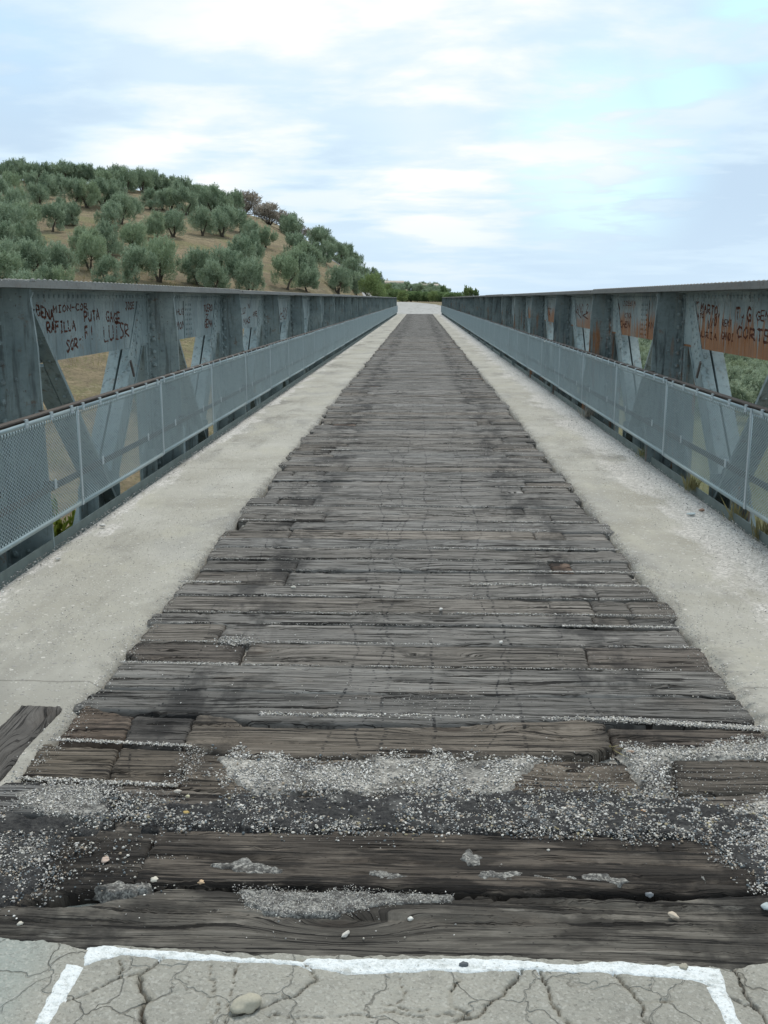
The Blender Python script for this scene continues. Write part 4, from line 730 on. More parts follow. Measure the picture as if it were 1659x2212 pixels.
# ------------------------------------------------------------------ steel bridge girders
PITCHY, POST0, NBAY = 3.79, 2.66, 28
GLY = {'A': [[(0, 0), (.45, 1), (1, 0)], [(.2, .4), (.8, .4)]], 'B': [[(0, 0), (0, 1), (.7, .95), (.75, .6), (0, .5)], [(.75, .55), (.9, .1), (0, 0)]],
 'C': [[(1, .9), (.4, 1), (0, .5), (.4, 0), (1, .1)]], 'D': [[(0, 0), (0, 1), (.7, .85), (.9, .5), (.6, .1), (0, 0)]], 'E': [[(1, 1), (0, 1), (0, 0), (1, 0)], [(0, .5), (.8, .5)]],
 'F': [[(1, 1), (0, 1), (0, 0)], [(0, .5), (.7, .5)]], 'G': [[(1, .9), (.4, 1), (0, .5), (.4, 0), (1, .1), (1, .45), (.55, .45)]], 'H': [[(0, 0), (0, 1)], [(1, 0), (1, 1)], [(0, .5), (1, .5)]],
 'I': [[(.5, 0), (.5, 1)], [(.2, 1), (.8, 1)], [(.2, 0), (.8, 0)]], 'J': [[(.2, 1), (.9, 1)], [(.6, 1), (.6, .15), (.3, 0), (0, .2)]], 'K': [[(0, 0), (0, 1)], [(1, 1), (0, .45), (1, 0)]],
 'L': [[(0, 1), (0, 0), (.9, 0)]], 'M': [[(0, 0), (.1, 1), (.5, .4), (.9, 1), (1, 0)]], 'N': [[(0, 0), (0, 1), (1, 0), (1, 1)]], 'O': [[(.5, 1), (.05, .6), (.1, .15), (.5, 0), (.9, .3), (.85, .8), (.5, 1)]],
 'P': [[(0, 0), (0, 1), (.8, .95), (.85, .55), (0, .45)]], 'R': [[(0, 0), (0, 1), (.8, .95), (.85, .55), (0, .45), (1, 0)]], 'S': [[(1, .9), (.4, 1), (.1, .75), (.8, .4), (.8, .1), (.3, 0), (0, .1)]],
 'T': [[(0, 1), (1, 1)], [(.5, 1), (.5, 0)]], 'U': [[(0, 1), (0, .15), (.4, 0), (.9, .15), (.9, 1)]], 'V': [[(0, 1), (.5, 0), (1, 1)]], 'X': [[(0, 0), (1, 1)], [(0, 1), (1, 0)]], 'Y': [[(0, 1), (.5, .5), (1, 1)], [(.5, .5), (.5, 0)]],
 'y': [[(0, .9), (.4, .4)], [(.9, 1), (.4, .4), (.2, -.1)]], 'Z': [[(0, 1), (1, 1), (0, 0), (1, 0)]], '2': [[(0, .8), (.4, 1), (.9, .75), (0, 0), (1, 0)]], '/': [[(0, 0), (.8, 1)]], '-': [[(.1, .5), (.8, .5)]],
 ',': [[(.3, .15), (.1, -.15)]], '!': [[(.5, 1), (.5, .35)], [(.5, .1), (.5, 0)]], ':': [[(.3, .7), (.3, .6)], [(.3, .2), (.3, .1)]], ' ': []}
def graffiti(items, xf, side, rust, parent):
    """scratched letters: thin ragged strokes standing 1.5 mm proud of the plate"""
    mb = MB(); rr = random.Random(len(items)*7+side)
    def stroke(mb, pts, wd, x):
        for (a, b), (c, d) in zip(pts[:-1], pts[1:]):
            L = math.hypot(c-a, d-b); n = max(1, int(L/.012))
            for k in range(n):
                if rr.random() < .09: continue
                t0, t1 = k/n, (k+1.25)/n; y0, z0, y1, z1 = a+(c-a)*t0, b+(d-b)*t0, a+(c-a)*t1, b+(d-b)*t1
                nx, nz = -(z1-z0)/(L/n*1.25+1e-6), (y1-y0)/(L/n*1.25+1e-6); w0 = wd*rr.uniform(.2, .75); j = rr.uniform(-.0015, .0015)
                q = [(y0+nx*w0+j, z0+nz*w0), (y1+nx*w0+j, z1+nz*w0), (y1-nx*w0+j, z1-nz*w0), (y0-nx*w0+j, z0-nz*w0)]
                mb.prism(q, 0, x, x-side*.0012)
    for (s, y0, z0, y1, z1, h) in items:
        mb = MB()
        n = len(s); dy = (y1-y0)/n; dz = (z1-z0)/n
        for i, ch in enumerate(s):
            for line in GLY.get(ch, []):
                hh = h*rr.uniform(.9, 1.1); oy = y0+dy*i; oz = z0+dz*i
                pts = [(oy+p[0]*dy*.78+rr.uniform(-.05, .05)*dy, oz+p[0]*dz*.78+p[1]*hh+rr.uniform(-.04, .04)*hh) for p in line]
                mb.mi = 0; stroke(mb, pts, .0165 if h > .07 else .0105, xf-side*.0006)
                if rust:
                    mb.mi = 1
                    for p in pts:
                        if rr.random() < rust: 
                            ln = rr.uniform(.03, .13); ln = min(ln, max(.01, p[1]-1.155)); wv = rr.uniform(.003, .009)
                            mb.prism([(p[0]-wv, p[1]), (p[0]+wv, p[1]), (p[0]+wv*.3, p[1]-ln), (p[0]-wv*.3, p[1]-ln)], 0, xf-side*.0003, xf-side*.0005)
        mb.build('scratched_word', [SCRATCH, RUN], parent)
def girder(side, b, G, label):
    """side -1 left, +1 right; b = inner edge of the posts; every x below is b + q, measured away from the deck"""
    root = empty('bridge_girder', (side*b, POST0, 0)); tag(root, label, 'girder', 'steel girders along both sides of the bridge')
    steel = STEEL if side < 0 else STEELM
    steelp = STEEL
    X = lambda q: side*q
    def bx(mb, q0, q1, y0, y1, z0, z1): mb.box(min(X(q0), X(q1)), max(X(q0), X(q1)), y0, y1, z0, z1)
    inn = (-side, 0, 0); WQ = .280; rr = random.Random(3+side)
    # post
    mp = MB()
    for dy in (-.006, .006):   # two plates back to back
        mp.prism([(X(.0), 1.64), (X(.02), 1.60), (X(-.004), 1.30), (X(-.012), .60), (X(-.03), -.40), (X(WQ), -.40), (X(WQ), 1.64)], 1, dy-.005, dy+.005)
    for sy in (-1, 1):
        y0, y1 = sorted((sy*.011, sy*.021)); bx(mp, WQ-.085, WQ-.001, y0, y1, -.38, 1.62)
        y0, y1 = sorted((sy*.021, sy*.095)); bx(mp, WQ-.016, WQ-.004, y0, y1, -.38, 1.63)
        for z in np.arange(-.3, 1.6, .125):
            mp.dome((X(WQ-.045), sy*.021, z), (0, sy, 0), .025, .022); mp.dome((X(WQ-.016), sy*.06, z+.05), inn, .024, .020)
            mp.dome((X(WQ-.13), sy*.011, z+.02), (0, sy, 0), .014, .010) if int(z*8) % 4 == 0 else None
    y0 = -.2; bx(mp, WQ+.002, WQ+.012, -.20, .20, -.4, 1.20)
    for sy in (-1, 1):
        bx(mp, WQ-.010, WQ+.0015, sy*.155-.035, sy*.155+.035, .24, 1.14)
        for z in np.arange(.30, 1.15, .14): mp.dome((X(WQ-.010), sy*.155, z), inn, .014, .010)
    bx(mp, WQ+.013, WQ+.16, -.012, .012, -.4, 1.62)
    # rounded shoulder bracket near the flange
    mp.prism([(X(.02), 1.665), (X(.02), 1.58), (X(.10), 1.50), (X(WQ-.02), 1.47), (X(WQ-.02), 1.665)], 1, -.016, .016)
    mp.dome((X(.02), -.012, .86), (0, -1, 0), .035, .03); post_me = mp.mesh('post', steel)
    # gusset plates at the top node
    mg = MB()
    for sy in (-1,):
        mg.prism([(sy*.10, 1.575), (sy*.40, 1.575), (sy*.86, 1.00), (sy*.60, .96), (sy*.36, 1.17), (sy*.10, 1.17)][::sy], 0, X(WQ-.0015), X(WQ-.0085))
        for k in range(9):
            t = k/8; cy, cz = .36+.40*t, 1.53-.50*t
            mg.dome((X(WQ-.0085), sy*cy, cz), inn, .017, .013); mg.dome((X(WQ-.0085), sy*(cy-.10), cz-.03), inn, .017, .013) if .36-.1+.4*t < .62 else None
        for z in (1.25, 1.35, 1.45, 1.54): mg.dome((X(WQ-.0085), sy*.15, z), inn, .0135, .010)
    gus_me = mg.mesh('gusset_plate', STEEL_LIT)
    # lower gusset
    ml = MB()
    ml.prism([(-.42, -.45), (-.42, .10), (-.22, .26), (.22, .26), (.42, .10), (.42, -.45)], 0, X(WQ+.014), X(WQ+.026))
    for y in np.arange(-.36, .4, .12):
        for z in (-.02, .10): ml.dome((X(WQ+.014), y, z), inn, .018, .014)
    for sy in (-1, 1): bx(ml, WQ-.10, WQ+.001, sy*.30-.006, sy*.30+.006, -.4, .14)
    low_me = ml.mesh('lower_gusset', steel)
    # diagonals: each a pair of channels with a slot between
    def diag(sgn):
        md = MB(); h = PITCHY/2; y0, z0, y1, z1 = (-.10, 1.46, -h+.05, -.42) if sgn > 0 else (.45, 1.52, 2.40, -.42)
        dy, dz = y1-y0, z1-z0; L = math.hypot(dy, dz); ny, nz = -dz/L*(.11 if sgn > 0 else .016), dy/L*(.11 if sgn > 0 else .016)
        for q0, q1 in (((WQ+.015, WQ+.115), (WQ+.135, WQ+.24)) if sgn > 0 else ((.172, .268),)):
            md.prism([(y0+ny, z0+nz), (y1+ny, z1+nz), (y1-ny, z1-nz), (y0-ny, z0-nz)], 0, X(q0), X(q1))
        lip = [(y0+ny*1.0, z0+nz*1.0), (y1+ny, z1+nz), (y1+ny*.86, z1+nz*.86), (y0+ny*.86, z0+nz*.86)]
        if sgn < 0:
            ta = (1.52-1.13)/1.94; ya, za = y0+dy*ta, z0+dz*ta
            md.prism([(ya+ny, za+nz), (y1+ny, z1+nz), (y1-ny, z1-nz), (ya-ny, za-nz)], 0, X(.276), X(.40))
        if sgn > 0: md.prism(lip, 0, X(WQ+.004), X(WQ+.0145)); md.prism([(a-2*ny*.93, c-2*nz*.93) for a, c in lip], 0, X(WQ+.004), X(WQ+.0145))
        s = 1 if ny*0+nz > 0 else -1
        for k in range(14):
            t = (k+.5)/14; cy, cz = y0+dy*t, z0+dz*t
            for s2 in (-1, 1):
                md.dome((X(WQ+.065) if sgn > 0 else X(.22), cy+s2*ny, cz+s2*nz), Vector((0, s2*ny, s2*nz)).normalized(), .015, .011)
        return md.mesh('diagonal_brace', STEEL_LIT if sgn > 0 else STEEL)  # sky-facing diagonal takes the lit copy: its extra light is in the colour
    dA, dB = diag(-1), diag(1)      # dA leans away from its post (far side), dB comes back towards the camera
    # flange: one length per bay, with its cover plate and rivet heads
    Lg = PITCHY*NBAY
    def flange(up, c1, full=True):
        mf = MB(); a0, a1 = 0, PITCHY
        bx(mf, -.035, .50, a0+.0005, a1-.0005, 1.665, 1.684); bx(mf, -.025 if c1 else -.015, .49 if c1 else .48, a0+.0005, a1-.0005, 1.6845, 1.700+up)
        for y in np.arange(.05, PITCHY, .105):
            for q in (.02, .17, .29, .43): mf.dome((X(q), y, 1.700+up), (0, 0, 1), .021, .017, 6)
        return mf.mesh('top_flange', steel)
    fa, fb = flange(0, True), flange(.009, False)
    for k in range(NBAY): obj('top_flange', fb if k % 6 in (1, 2) else fa, root, (0, k*PITCHY, 0))
    # one bay of plate girder
    def web(k, mat):
        mw = MB(); y0, y1 = (.0 if k == 0 else .0), PITCHY
        bx(mw, WQ, WQ+.012, .002, PITCHY-.002, 1.15, 1.664)
        bx(mw, WQ-.014, WQ-.0015, .10, PITCHY-.10, 1.575, 1.664); bx(mw, WQ-.09, WQ-.0145, .10, PITCHY-.10, 1.652, 1.6645)
        bx(mw, WQ+.0125, WQ+.03, .10, PITCHY-.10, 1.575, 1.664)
        for y in np.arange(.16, PITCHY-.12, .105): mw.dome((X(WQ-.014), y, 1.615), inn, .017, .013)
        if k % 3 == 2:
            c = 1.55
            bx(mw, WQ-.010, WQ-.0012, c-.02, c+.36, 1.16, 1.572)
            for y in (c+.05, c+.13, c+.23, c+.31):
                for z in np.arange(1.2, 1.56, .055): mw.dome((X(WQ-.010), y, z), inn, .016, .012)
        return mw.build('web_plate', mat, root, (0, k*PITCHY, 0))
    for k in range(NBAY+1):
        p = obj('post', post_me, root, (0, k*PITCHY, 0)); 
        if k == NBAY: break
    for k in range(NBAY):
        wobj = web(k, STEEL_LIT if side < 0 else (STEELR if k < 9 else STEELM))
        for nm, me, yk in (('gusset_plate', gus_me, k), ('lower_gusset', low_me, k), ('lower_gusset', low_me, k+.5)): obj(nm, me, root, (0, yk*PITCHY, 0))
        obj('diagonal_brace', dA, root, (0, k*PITCHY, 0)); obj('diagonal_brace', dB, root, (0, (k+1)*PITCHY, 0))
        if k in G:   # letters are measured in scene coordinates
            it = [(s, y0-POST0-k*PITCHY, z0, y1-POST0-k*PITCHY, z1, h) for s, y0, z0, y1, z1, h in G[k]]
            graffiti(it, X(WQ), side, .5 if side > 0 else 0, wobj)
    mk = MB()     # small steel bar leaning on the gusset of the second post
    a0 = (-.80, .955) ; mk.prism([(-.86, 1.03), (-.84, 1.045), (-.745, .90), (-.765, .885)], 0, X(WQ-.03), X(WQ-.045)); mk.build('bracket', RAIL, root, (0, 2*PITCHY, 0))
    # bottom chord and kerb
    mc = MB(); bx(mc, WQ-.02, WQ+.22, 0, Lg, -.62, -.40); bx(mc, WQ+.09, WQ+.10, 0, Lg, -.40, -.20); mc.build('bottom_chord', steel, root)
    kq = (abs(XKL) if side < 0 else XKR)-b
    mk = MB()
    for k in range(NBAY):
        e = rr.uniform(-.003, .003); bx(mk, kq+.0, kq+.009, k*PITCHY+.006, (k+1)*PITCHY-.006, -.10, .048+e); bx(mk, kq+.009, kq+.07, k*PITCHY+.006, (k+1)*PITCHY-.006, -.10, -.088)
    mk.build('kerb_angle', KERB, root)
    mx = MB()
    for k in range(NBAY+1): bx(mx, kq-.6, WQ, k*PITCHY-.06, k*PITCHY+.06, -.62, -.30)
    mx.build('cross_beam_end', steel, root)
    return root
LB, RB = 2.42, 2.30
gl = {1: [tuple(q) for q in DATA['graf']['L0']], 2: DATA['graf']['L1'], 3: DATA['graf']['L2'], 4: DATA['graf']['L3']}
gr = {1: DATA['graf']['R0'], 2: DATA['graf']['R1'], 3: DATA['graf']['R2'], 4: DATA['graf']['R3']}
girder(-1, LB, gl, 'long riveted blue-green steel girder along the left side, scratched names, hill behind')
girder(1, RB, gr, 'long riveted steel girder along the right side with orange rust runs below the scratched names')
# ------------------------------------------------------------------ perforated railing
def perforated(L, H):
    """sheet in the y-z plane with staggered round holes, 1.6 mm thick"""
    px, pz = .0210, .0230; rim, rimx = .026, .018; r = .0099; th = .0016
    nx = int((L-2*rimx)/px); nz = int((H-2*rim)/pz); ox = (L-nx*px)/2; oz = (H-nz*pz)/2; V = []; Fq = []
    ang = np.array([90, 135, 180, 225, 270, 315, 0, 45])*math.pi/180; hx, hz = r*np.cos(ang), r*1.05*np.sin(ang)
    cell = np.array([(0, .5), (-.5, .5), (-.5, 0), (-.5, -.5), (0, -.5), (.5, -.5), (.5, 0), (.5, .5)])
    ii, jj = np.meshgrid(np.arange(nx), np.arange(nz-1), indexing='ij'); ii = ii.ravel(); jj = jj.ravel()
    cy = ox+(ii+.5)*px; cz = oz+(jj+.5+.5*(ii % 2))*pz; n = len(cy)
    O = np.stack([cy[:, None]+cell[:, 0]*px, cz[:, None]+cell[:, 1]*pz], -1); I = np.stack([cy[:, None]+hx, cz[:, None]+hz], -1)
    def lay(A, x): return np.concatenate([np.full(A.shape[:2]+(1,), x), A], -1)
    VV = np.concatenate([lay(O, 0), lay(I, 0), lay(O, th), lay(I, th)], 1).reshape(-1, 3)
    k = np.arange(8); k2 = (k+1) % 8; one = np.concatenate([np.stack([k, k2, k2+8, k+8], -1), np.stack([k+16, k+24, k2+24, k2+16], -1), np.stack([k+8, k2+8, k2+24, k+24], -1)])
    FF = (one[None]+(np.arange(n)*32)[:, None, None]).reshape(-1, 4)
    ev, ef = [], []
    def b(y0, y1, z0, z1):
        s = len(VV)+len(ev)
        for x in (0, th):
            for y in (y0, y1):
                for z in (z0, z1): ev.append((x, y, z))
        ef.extend([(s+a, s+b_, s+c, s+d) for a, b_, c, d in ((0, 1, 3, 2), (4, 6, 7, 5), (0, 4, 5, 1), (2, 3, 7, 6), (0, 2, 6, 4), (1, 5, 7, 3))])
    b(0, L, 0, oz); b(0, L, oz+nz*pz, H); b(0, ox, oz, oz+nz*pz); b(ox+nx*px, L, oz, oz+nz*pz)
    for i in range(nx):   # half cells at top and bottom of the stagger
        if i % 2: b(ox+i*px, ox+(i+1)*px, oz, oz+.5*pz)
        else: b(ox+i*px, ox+(i+1)*px, oz+(nz-1)*pz, oz+nz*pz)
        if i % 2 == 1: pass
    return mesh_np('mesh_panel', np.concatenate([VV, np.array(ev)]), np.concatenate([FF, np.array(ef)]), MESHM)
def railing(side, xp, L, ystart, label):
    root = empty('perforated_railing', (side*xp, ystart, 0)); tag(root, label, 'railing', 'perforated metal railings fixed to both girders')
    me = perforated(L-.012, .68); n = int((110.6-ystart)/L); rr = random.Random(9)
    mc = MB(); jb = MB()
    s = side
    for y in (.12, .50, .93, 1.36, 1.78, 2.16):
        if y > L-.06: continue
        mc.box(*sorted((-s*.006, -s*.0005)), y-.022, y+.022, .645, .690); mc.box(*sorted((-s*.006, s*.03)), y-.020, y+.020, .690, .696); mc.dome((-s*.006, y, .662), (-s, 0, 0), .007, .006, 6)
        if y in (.50, 1.78): mc.box(*sorted((-s*.005, -s*.0005)), y-.03, y+.01, .205, .265)
    cl = mc.mesh('clamp', CLAMP); jb.box(*sorted((-s*.005, -s*.0004)), -.016, .016, .0, .682); 
    for z in (.06, .34, .62): jb.dome((-s*.005, 0, z), (-s, 0, 0), .008, .006, 6)
    jm = jb.mesh('joint_strip', CLAMP)
    for k in range(n):
        p = obj('mesh_panel', me, root, (0, k*L, .205+rr.uniform(-.004, .004))); p.rotation_euler[0] = rr.uniform(-.001, .001)
        obj('clamp', cl, p); j = obj('joint_strip', jm, p)
    mh = MB(); mh.box(*sorted((s*.006, s*.055)), 0, n*L, .893, .902); mh.box(*sorted((s*.047, s*.055)), 0, n*L, .850, .893); mh.box(*sorted((s*.006, s*.014)), 0, n*L, .40, .445); mh.build('rail', RAIL, root)
    ms = MB()
    for k in range(NBAY):
        y = POST0+k*PITCHY-ystart
        if y > 0: ms.box(*sorted((s*.012, s*(.11))), y-.016, y-.010, .84, .90); ms.box(*sorted((s*.012, s*(.11))), y-.016, y-.010, .40, .44)
    ms.build('rail_bracket', RAIL, root)
railing(-1, 2.325, 2.275, 6.85-2.275*2, 'perforated grey metal sheet railing along the left walkway')
railing(1, 2.215, 2.375, 6.86-2.375*2, 'perforated grey metal sheet railing along the right walkway')
# ------------------------------------------------------------------ vegetation
def leaves(name, P, Dn, Ln, Wd, tone, mat):
    r = np.random.default_rng(len(P)); n = len(P); Dn = Dn/np.linalg.norm(Dn, axis=1)[:, None]
    t = np.cross(Dn, r.normal(size=(n, 3))); t /= np.linalg.norm(t, axis=1)[:, None]+1e-9
    a = P-Dn*Ln[:, None]*.5; b = P+Dn*Ln[:, None]*.5; nrm = np.cross(Dn, t)*Wd[:, None]*.35
    V = np.stack([a, P+t*Wd[:, None]*.5+nrm, b, P-t*Wd[:, None]*.5+nrm], 1)
    return mesh_np(name, V.reshape(-1, 3), np.arange(4*n).reshape(n, 4), mat, False, {'tone': ('FLOAT', np.repeat(tone, 4))})
def crown(name, seed, mat, nl=9, n=5200, base=.22, wide=.5, top=1.0, leaf=.05, spray=.3, lr=.21):
    r = np.random.default_rng(seed); C = []; 
    for k in range(nl):
        a = 2*math.pi*(k+r.uniform(-.3, .3))/nl*1.618*2; rr_ = wide*r.uniform(.25, .72); hh = r.uniform(base+lr*.8, top-lr)
        if k < 2: rr_ *= .3; hh = top-lr*1.1
        C.append((math.cos(a)*rr_, math.sin(a)*rr_, hh, lr*r.uniform(.75, 1.25), lr*r.uniform(.9, 1.5)))
    C = np.array(C); wgt = C[:, 3]**2; ci = r.choice(nl, n, p=wgt/wgt.sum()); d = r.normal(size=(n, 3)); d /= np.linalg.norm(d, axis=1)[:, None]
    rad = .35+.65*r.uniform(size=n)**.45; c = C[ci]; wob = 1+.35*(vn(d[:, 0]*3+ci*7, d[:, 1]*3+d[:, 2]*3, seed)-.5)
    P = c[:, :3]+d*np.stack([c[:, 3], c[:, 3], c[:, 4]], 1)*(rad*wob)[:, None]
    # upright shoots that break the outline
    m = int(n*spray); k = r.choice(nl, m//14+1); base_d = r.normal(size=(len(k), 3)); base_d[:, 2] = np.abs(base_d[:, 2])+.3; base_d /= np.linalg.norm(base_d, axis=1)[:, None]
    S0 = C[k][:, :3]+base_d*np.stack([C[k][:, 3], C[k][:, 3], C[k][:, 4]], 1)*.9; up = base_d*.5+np.array((0, 0, .8)); ln = r.uniform(.06, .15, len(k))
    si = np.repeat(np.arange(len(k)), 14); tt_ = r.uniform(size=len(si)); SP = S0[si]+up[si]*(ln[si]*tt_)[:, None]+r.normal(size=(len(si), 3))*.012
    P = np.concatenate([P, SP]); Dn = np.concatenate([d*.7+np.array((0, 0, .55)), up[si]])+r.normal(size=(len(P), 3))*.35
    cl = fbm(P[:, 0]*7+seed, P[:, 1]*7+P[:, 2]*6, seed, 3); tone = np.clip((cl-.5)*2.2+.45+r.uniform(-.25, .25, len(P)), 0, 1)
    nn_ = len(P); P[:, 2] = np.maximum(P[:, 2], .05); return leaves(name, P, Dn, leaf*r.uniform(.6, 1.4, nn_), leaf*.42*r.uniform(.7, 1.3, nn_), tone, mat)
def trunk(name, seed, spread=.2, h=.55, r0=.045, n=3):
    r = random.Random(seed); mb = MB()
    for k in range(n):
        a = 2*math.pi*k/n+r.uniform(-.5, .5); pts = []; rad = []
        for i in range(6):
            t = i/5; s = spread*(t**1.2); pts.append((math.cos(a)*s+r.uniform(-.012, .012)+.012*math.cos(a), math.sin(a)*s+r.uniform(-.012, .012)+.012*math.sin(a), -.04+t*h)); rad.append(r0*(1-.72*t)*(1.4 if i == 0 else 1))
        mb.tube(pts, rad, 6)
        for q in range(2):
            p = Vector(pts[3+q]); b = a+r.uniform(-1.2, 1.2); e = p+Vector((math.cos(b)*.16, math.sin(b)*.16, .18)); mb.tube([p, (p+e)/2+Vector((0, 0, -.01)), e], [r0*.35, r0*.25, r0*.1], 5)
    return mb.mesh(name, BARK, True)
OL = [(crown('crown', 40+i, OLIVE, 15+i % 5, 8000, .0+.03*(i % 3), .58, .90+.06*(i % 2), .042, .5, .15+.012*(i % 3)), trunk('trunk', i, .2, .5, .042, 1+i % 3)) for i in range(7)]
GV = [(crown('crown', 70+i, GROVE, 13, 5000, .05, .55, .85, .052, .35, .17), trunk('trunk', 20+i, .15, .4, .04, 2)) for i in range(4)]
SH = [(crown('foliage', 90+i, GREENB, 10, 5000, .02, .42, 1.0, .050, .35, .21), trunk('stem', 30+i, .2, .5, .03, 4)) for i in range(4)]
BR = [(crown('foliage', 110+i, BROWN, 9, 3200, .02, .5, .7, .045, 1.1, .17), trunk('stem', 40+i, .35, .6, .02, 7)) for i in range(2)]
def plant(name, parts, pn, x, y, s, h, rot, label, cat, group, z=None, lean=(0, 0)):
    e = empty(name, (x, y, float(terrain(x, y)) if z is None else z), rot); e.scale = (s, s, h); e.rotation_euler[0], e.rotation_euler[1] = lean
    for (me, nm) in zip(parts, pn): obj(nm, me, e)
    tag(e, label, cat, group); return e
rt = random.Random(4)
def band_labels(items, bands, fmt):
    """items (x, y, ...) sorted into bands by distance, then left to right inside a band"""
    out = []
    for bi, (lo, hi, nm) in enumerate(bands):
        g_ = sorted([q for q in items if lo <= q[1] < hi], key=lambda q: q[0]/q[1])
        for k, q in enumerate(g_): out.append((q, fmt % (nm, ordinal(k+1))))
    return out
HT = [tuple(q) for q in DATA['hill']]
for k in range(26):          # a second line of trees behind the crest
    u_ = -.42+k*.0097+rt.uniform(-.003, .003); t = 222+rt.uniform(-6, 8); HT.append((u_*t, t, 2.6))
bands = [(0, 98, 'lowest row'), (98, 115, 'second row'), (115, 135, 'third row'), (135, 152, 'middle row'), (152, 170, 'upper middle row'), (170, 195, 'upper row'), (195, 400, 'crest row')]
for (q, lab) in band_labels(HT, bands, 'silvery olive tree in the %s of the hill, %s from the left'):
    i = rt.randrange(7); s = max(q[2]*1.12, 2.5)*rt.uniform(.95, 1.1)
    if q[1] > 185 and q[0] < -30: s = min(max(s, 3.5), 4.3)
    if q[0]/q[1] > -.14: s = max(s*1.15, 3.5)
    plant('olive_tree', OL[i], ('crown', 'trunk'), q[0], q[1], s, s*rt.uniform(.88, 1.08), rt.uniform(0, 6.28), lab, 'olive tree', 'olive trees on the hill', lean=(rt.uniform(-.06, .06), rt.uniform(-.06, .06)))
# brown scrub on the shoulder of the hill
for k, (x, y, s, lab) in enumerate([(-33.5, 199, 8.5, 'left one of the two brown leafless bushes on the hill shoulder'), (-28.2, 196, 8.0, 'right one of the two brown leafless bushes on the hill shoulder'), (-22.6, 196, 5.5, 'small greyish bare bush on the hill shoulder, right of the two brown ones')]):
    plant('brown_bush', BR[k % 2], ('foliage', 'stem'), x, y, s, s*.62, k*1.7, lab, 'bush', 'bushes on the hill shoulder', z=float(terrain(x, y))-.1)
# grove on the low ground beyond the right girder
gv = []
t = 118.0
while t < 420:
    st = 5.6+t*.004; uu = .08
    while uu < .42:
        x = (uu+rt.uniform(-.3, .3)*st/t)*t; y = t+rt.uniform(-2.0, 2.0); gv.append((x, y)) if float(terrain(x, y)) < -9.5 else None; uu += st/t*rt.uniform(.85, 1.2)
    t += 5.6+t*.012
gv.sort(key=lambda q: q[1]); near_g = gv[:185]; far_g = gv[185:]
bg_ = [(near_g[0][1]-1+k*14, near_g[0][1]-1+(k+1)*14, '%s row back' % ordinal(k+1)) for k in range(14)]
for (q, lab) in band_labels(near_g, bg_, 'low green grove tree beyond the right girder, %s, %s from left'):
    s = rt.uniform(5.0, 7.0); plant('grove_tree', GV[rt.randrange(4)], ('crown', 'trunk'), q[0], q[1], s, s*rt.uniform(.7, .9), rt.uniform(0, 6.28), lab, 'tree', 'trees in the grove beyond the right girder')
def merged(name, spots, protos, label, cat):
    Vs, Fs, Ts = [], [], []; off = 0
    for (x, y, s, h) in spots:
        me = protos[rt.randrange(len(protos))][0]; n = len(me.vertices); v = np.zeros(n*3, np.float32); me.vertices.foreach_get('co', v); v = v.reshape(-1, 3)
        a = rt.uniform(0, 6.28); c_, s_ = math.cos(a), math.sin(a); k = rt.choice((2, 3)); sel = np.arange(n//4) % k == 0
        v4 = v.reshape(-1, 4, 3)[sel]; ce = v4.mean(1, keepdims=True); v4 = ce+(v4-ce)*1.7
        v4 = np.stack([(v4[..., 0]*c_-v4[..., 1]*s_)*s+x, (v4[..., 0]*s_+v4[..., 1]*c_)*s+y, v4[..., 2]*h+float(terrain(x, y))], -1)
        tn = np.zeros(n, np.float32); me.attributes['tone'].data.foreach_get('value', tn)
        Vs.append(v4.reshape(-1, 3)); Ts.append(tn.reshape(-1, 4)[sel].ravel()); off += len(v4)
    V = np.concatenate(Vs); return tag(obj(name, mesh_np(name, V, np.arange(len(V)).reshape(-1, 4), protos[0][0].materials[0], False, {'tone': ('FLOAT', np.concatenate(Ts))})), label, cat, None, 'stuff')
merged('distant_grove', [(x, y, rt.uniform(5.5, 7.5), rt.uniform(4.5, 6)) for x, y in far_g], GV, 'far part of the green grove beyond the right girder', 'grove')
wide = []
while len(wide) < 330:
    x = rt.uniform(14, 420); y = rt.uniform(20, 700)
    if float(terrain(x, y)) < -9.0 and not .07 < x/y < .42 and x/y > .03: wide.append((x, y, rt.uniform(5, 8), rt.uniform(4, 6)))
merged('wide_grove', wide, GV, 'green grove spreading to the right across the low ground', 'grove')
# thicket at the end of the track
sh = []
for k in range(38):
    u_ = -.040+k*.0021; t = rt.uniform(200, 226) if u_ < .012 else rt.uniform(182, 205)
    sh.append((u_*t, t, rt.uniform(3.0, 4.6)))
for k, q in enumerate(sorted(sh, key=lambda q: q[0]/q[1])):
    z = float(terrain(q[0], q[1])); target = 1.6+(.0085 if q[0]/q[1] < .02 else .0050)*q[1]
    h = max(1.6, (target-z)/1.15*rt.uniform(.8, 1.03)); q = (q[0], q[1], q[2]*.75); plant('shrub', SH[k % 4], ('foliage', 'stem'), q[0], q[1], q[2], h, rt.uniform(0, 6.28), 'green thicket shrub behind the pale track, %s from left' % ordinal(k+1), 'shrub', 'shrubs behind the pale track', z=z)
plant('shrub', SH[1], ('foliage', 'stem'), -6.9, 150, 4.4, 4.2, 1.0, 'bright yellow-green bush at the right foot of the hill, left of the track', 'shrub', None)
for me_i, (x, y, s, lab) in enumerate([(-5.6, 122, 1.3, 'low yellow weed clump on the left edge of the track, nearer one'), (-4.9, 140, 1.5, 'low yellow weed clump on the left edge of the track, farther one')]):
    me = crown('foliage', 150+me_i, DRYG, 7, 900, .0, .5, .6, .09, .5, .2); o = obj('weed_clump', me, None, (x, y, float(terrain(x, y)))); o.scale = (s, s, s*.55); tag(o, lab, 'weeds', 'weed clumps beside the track')
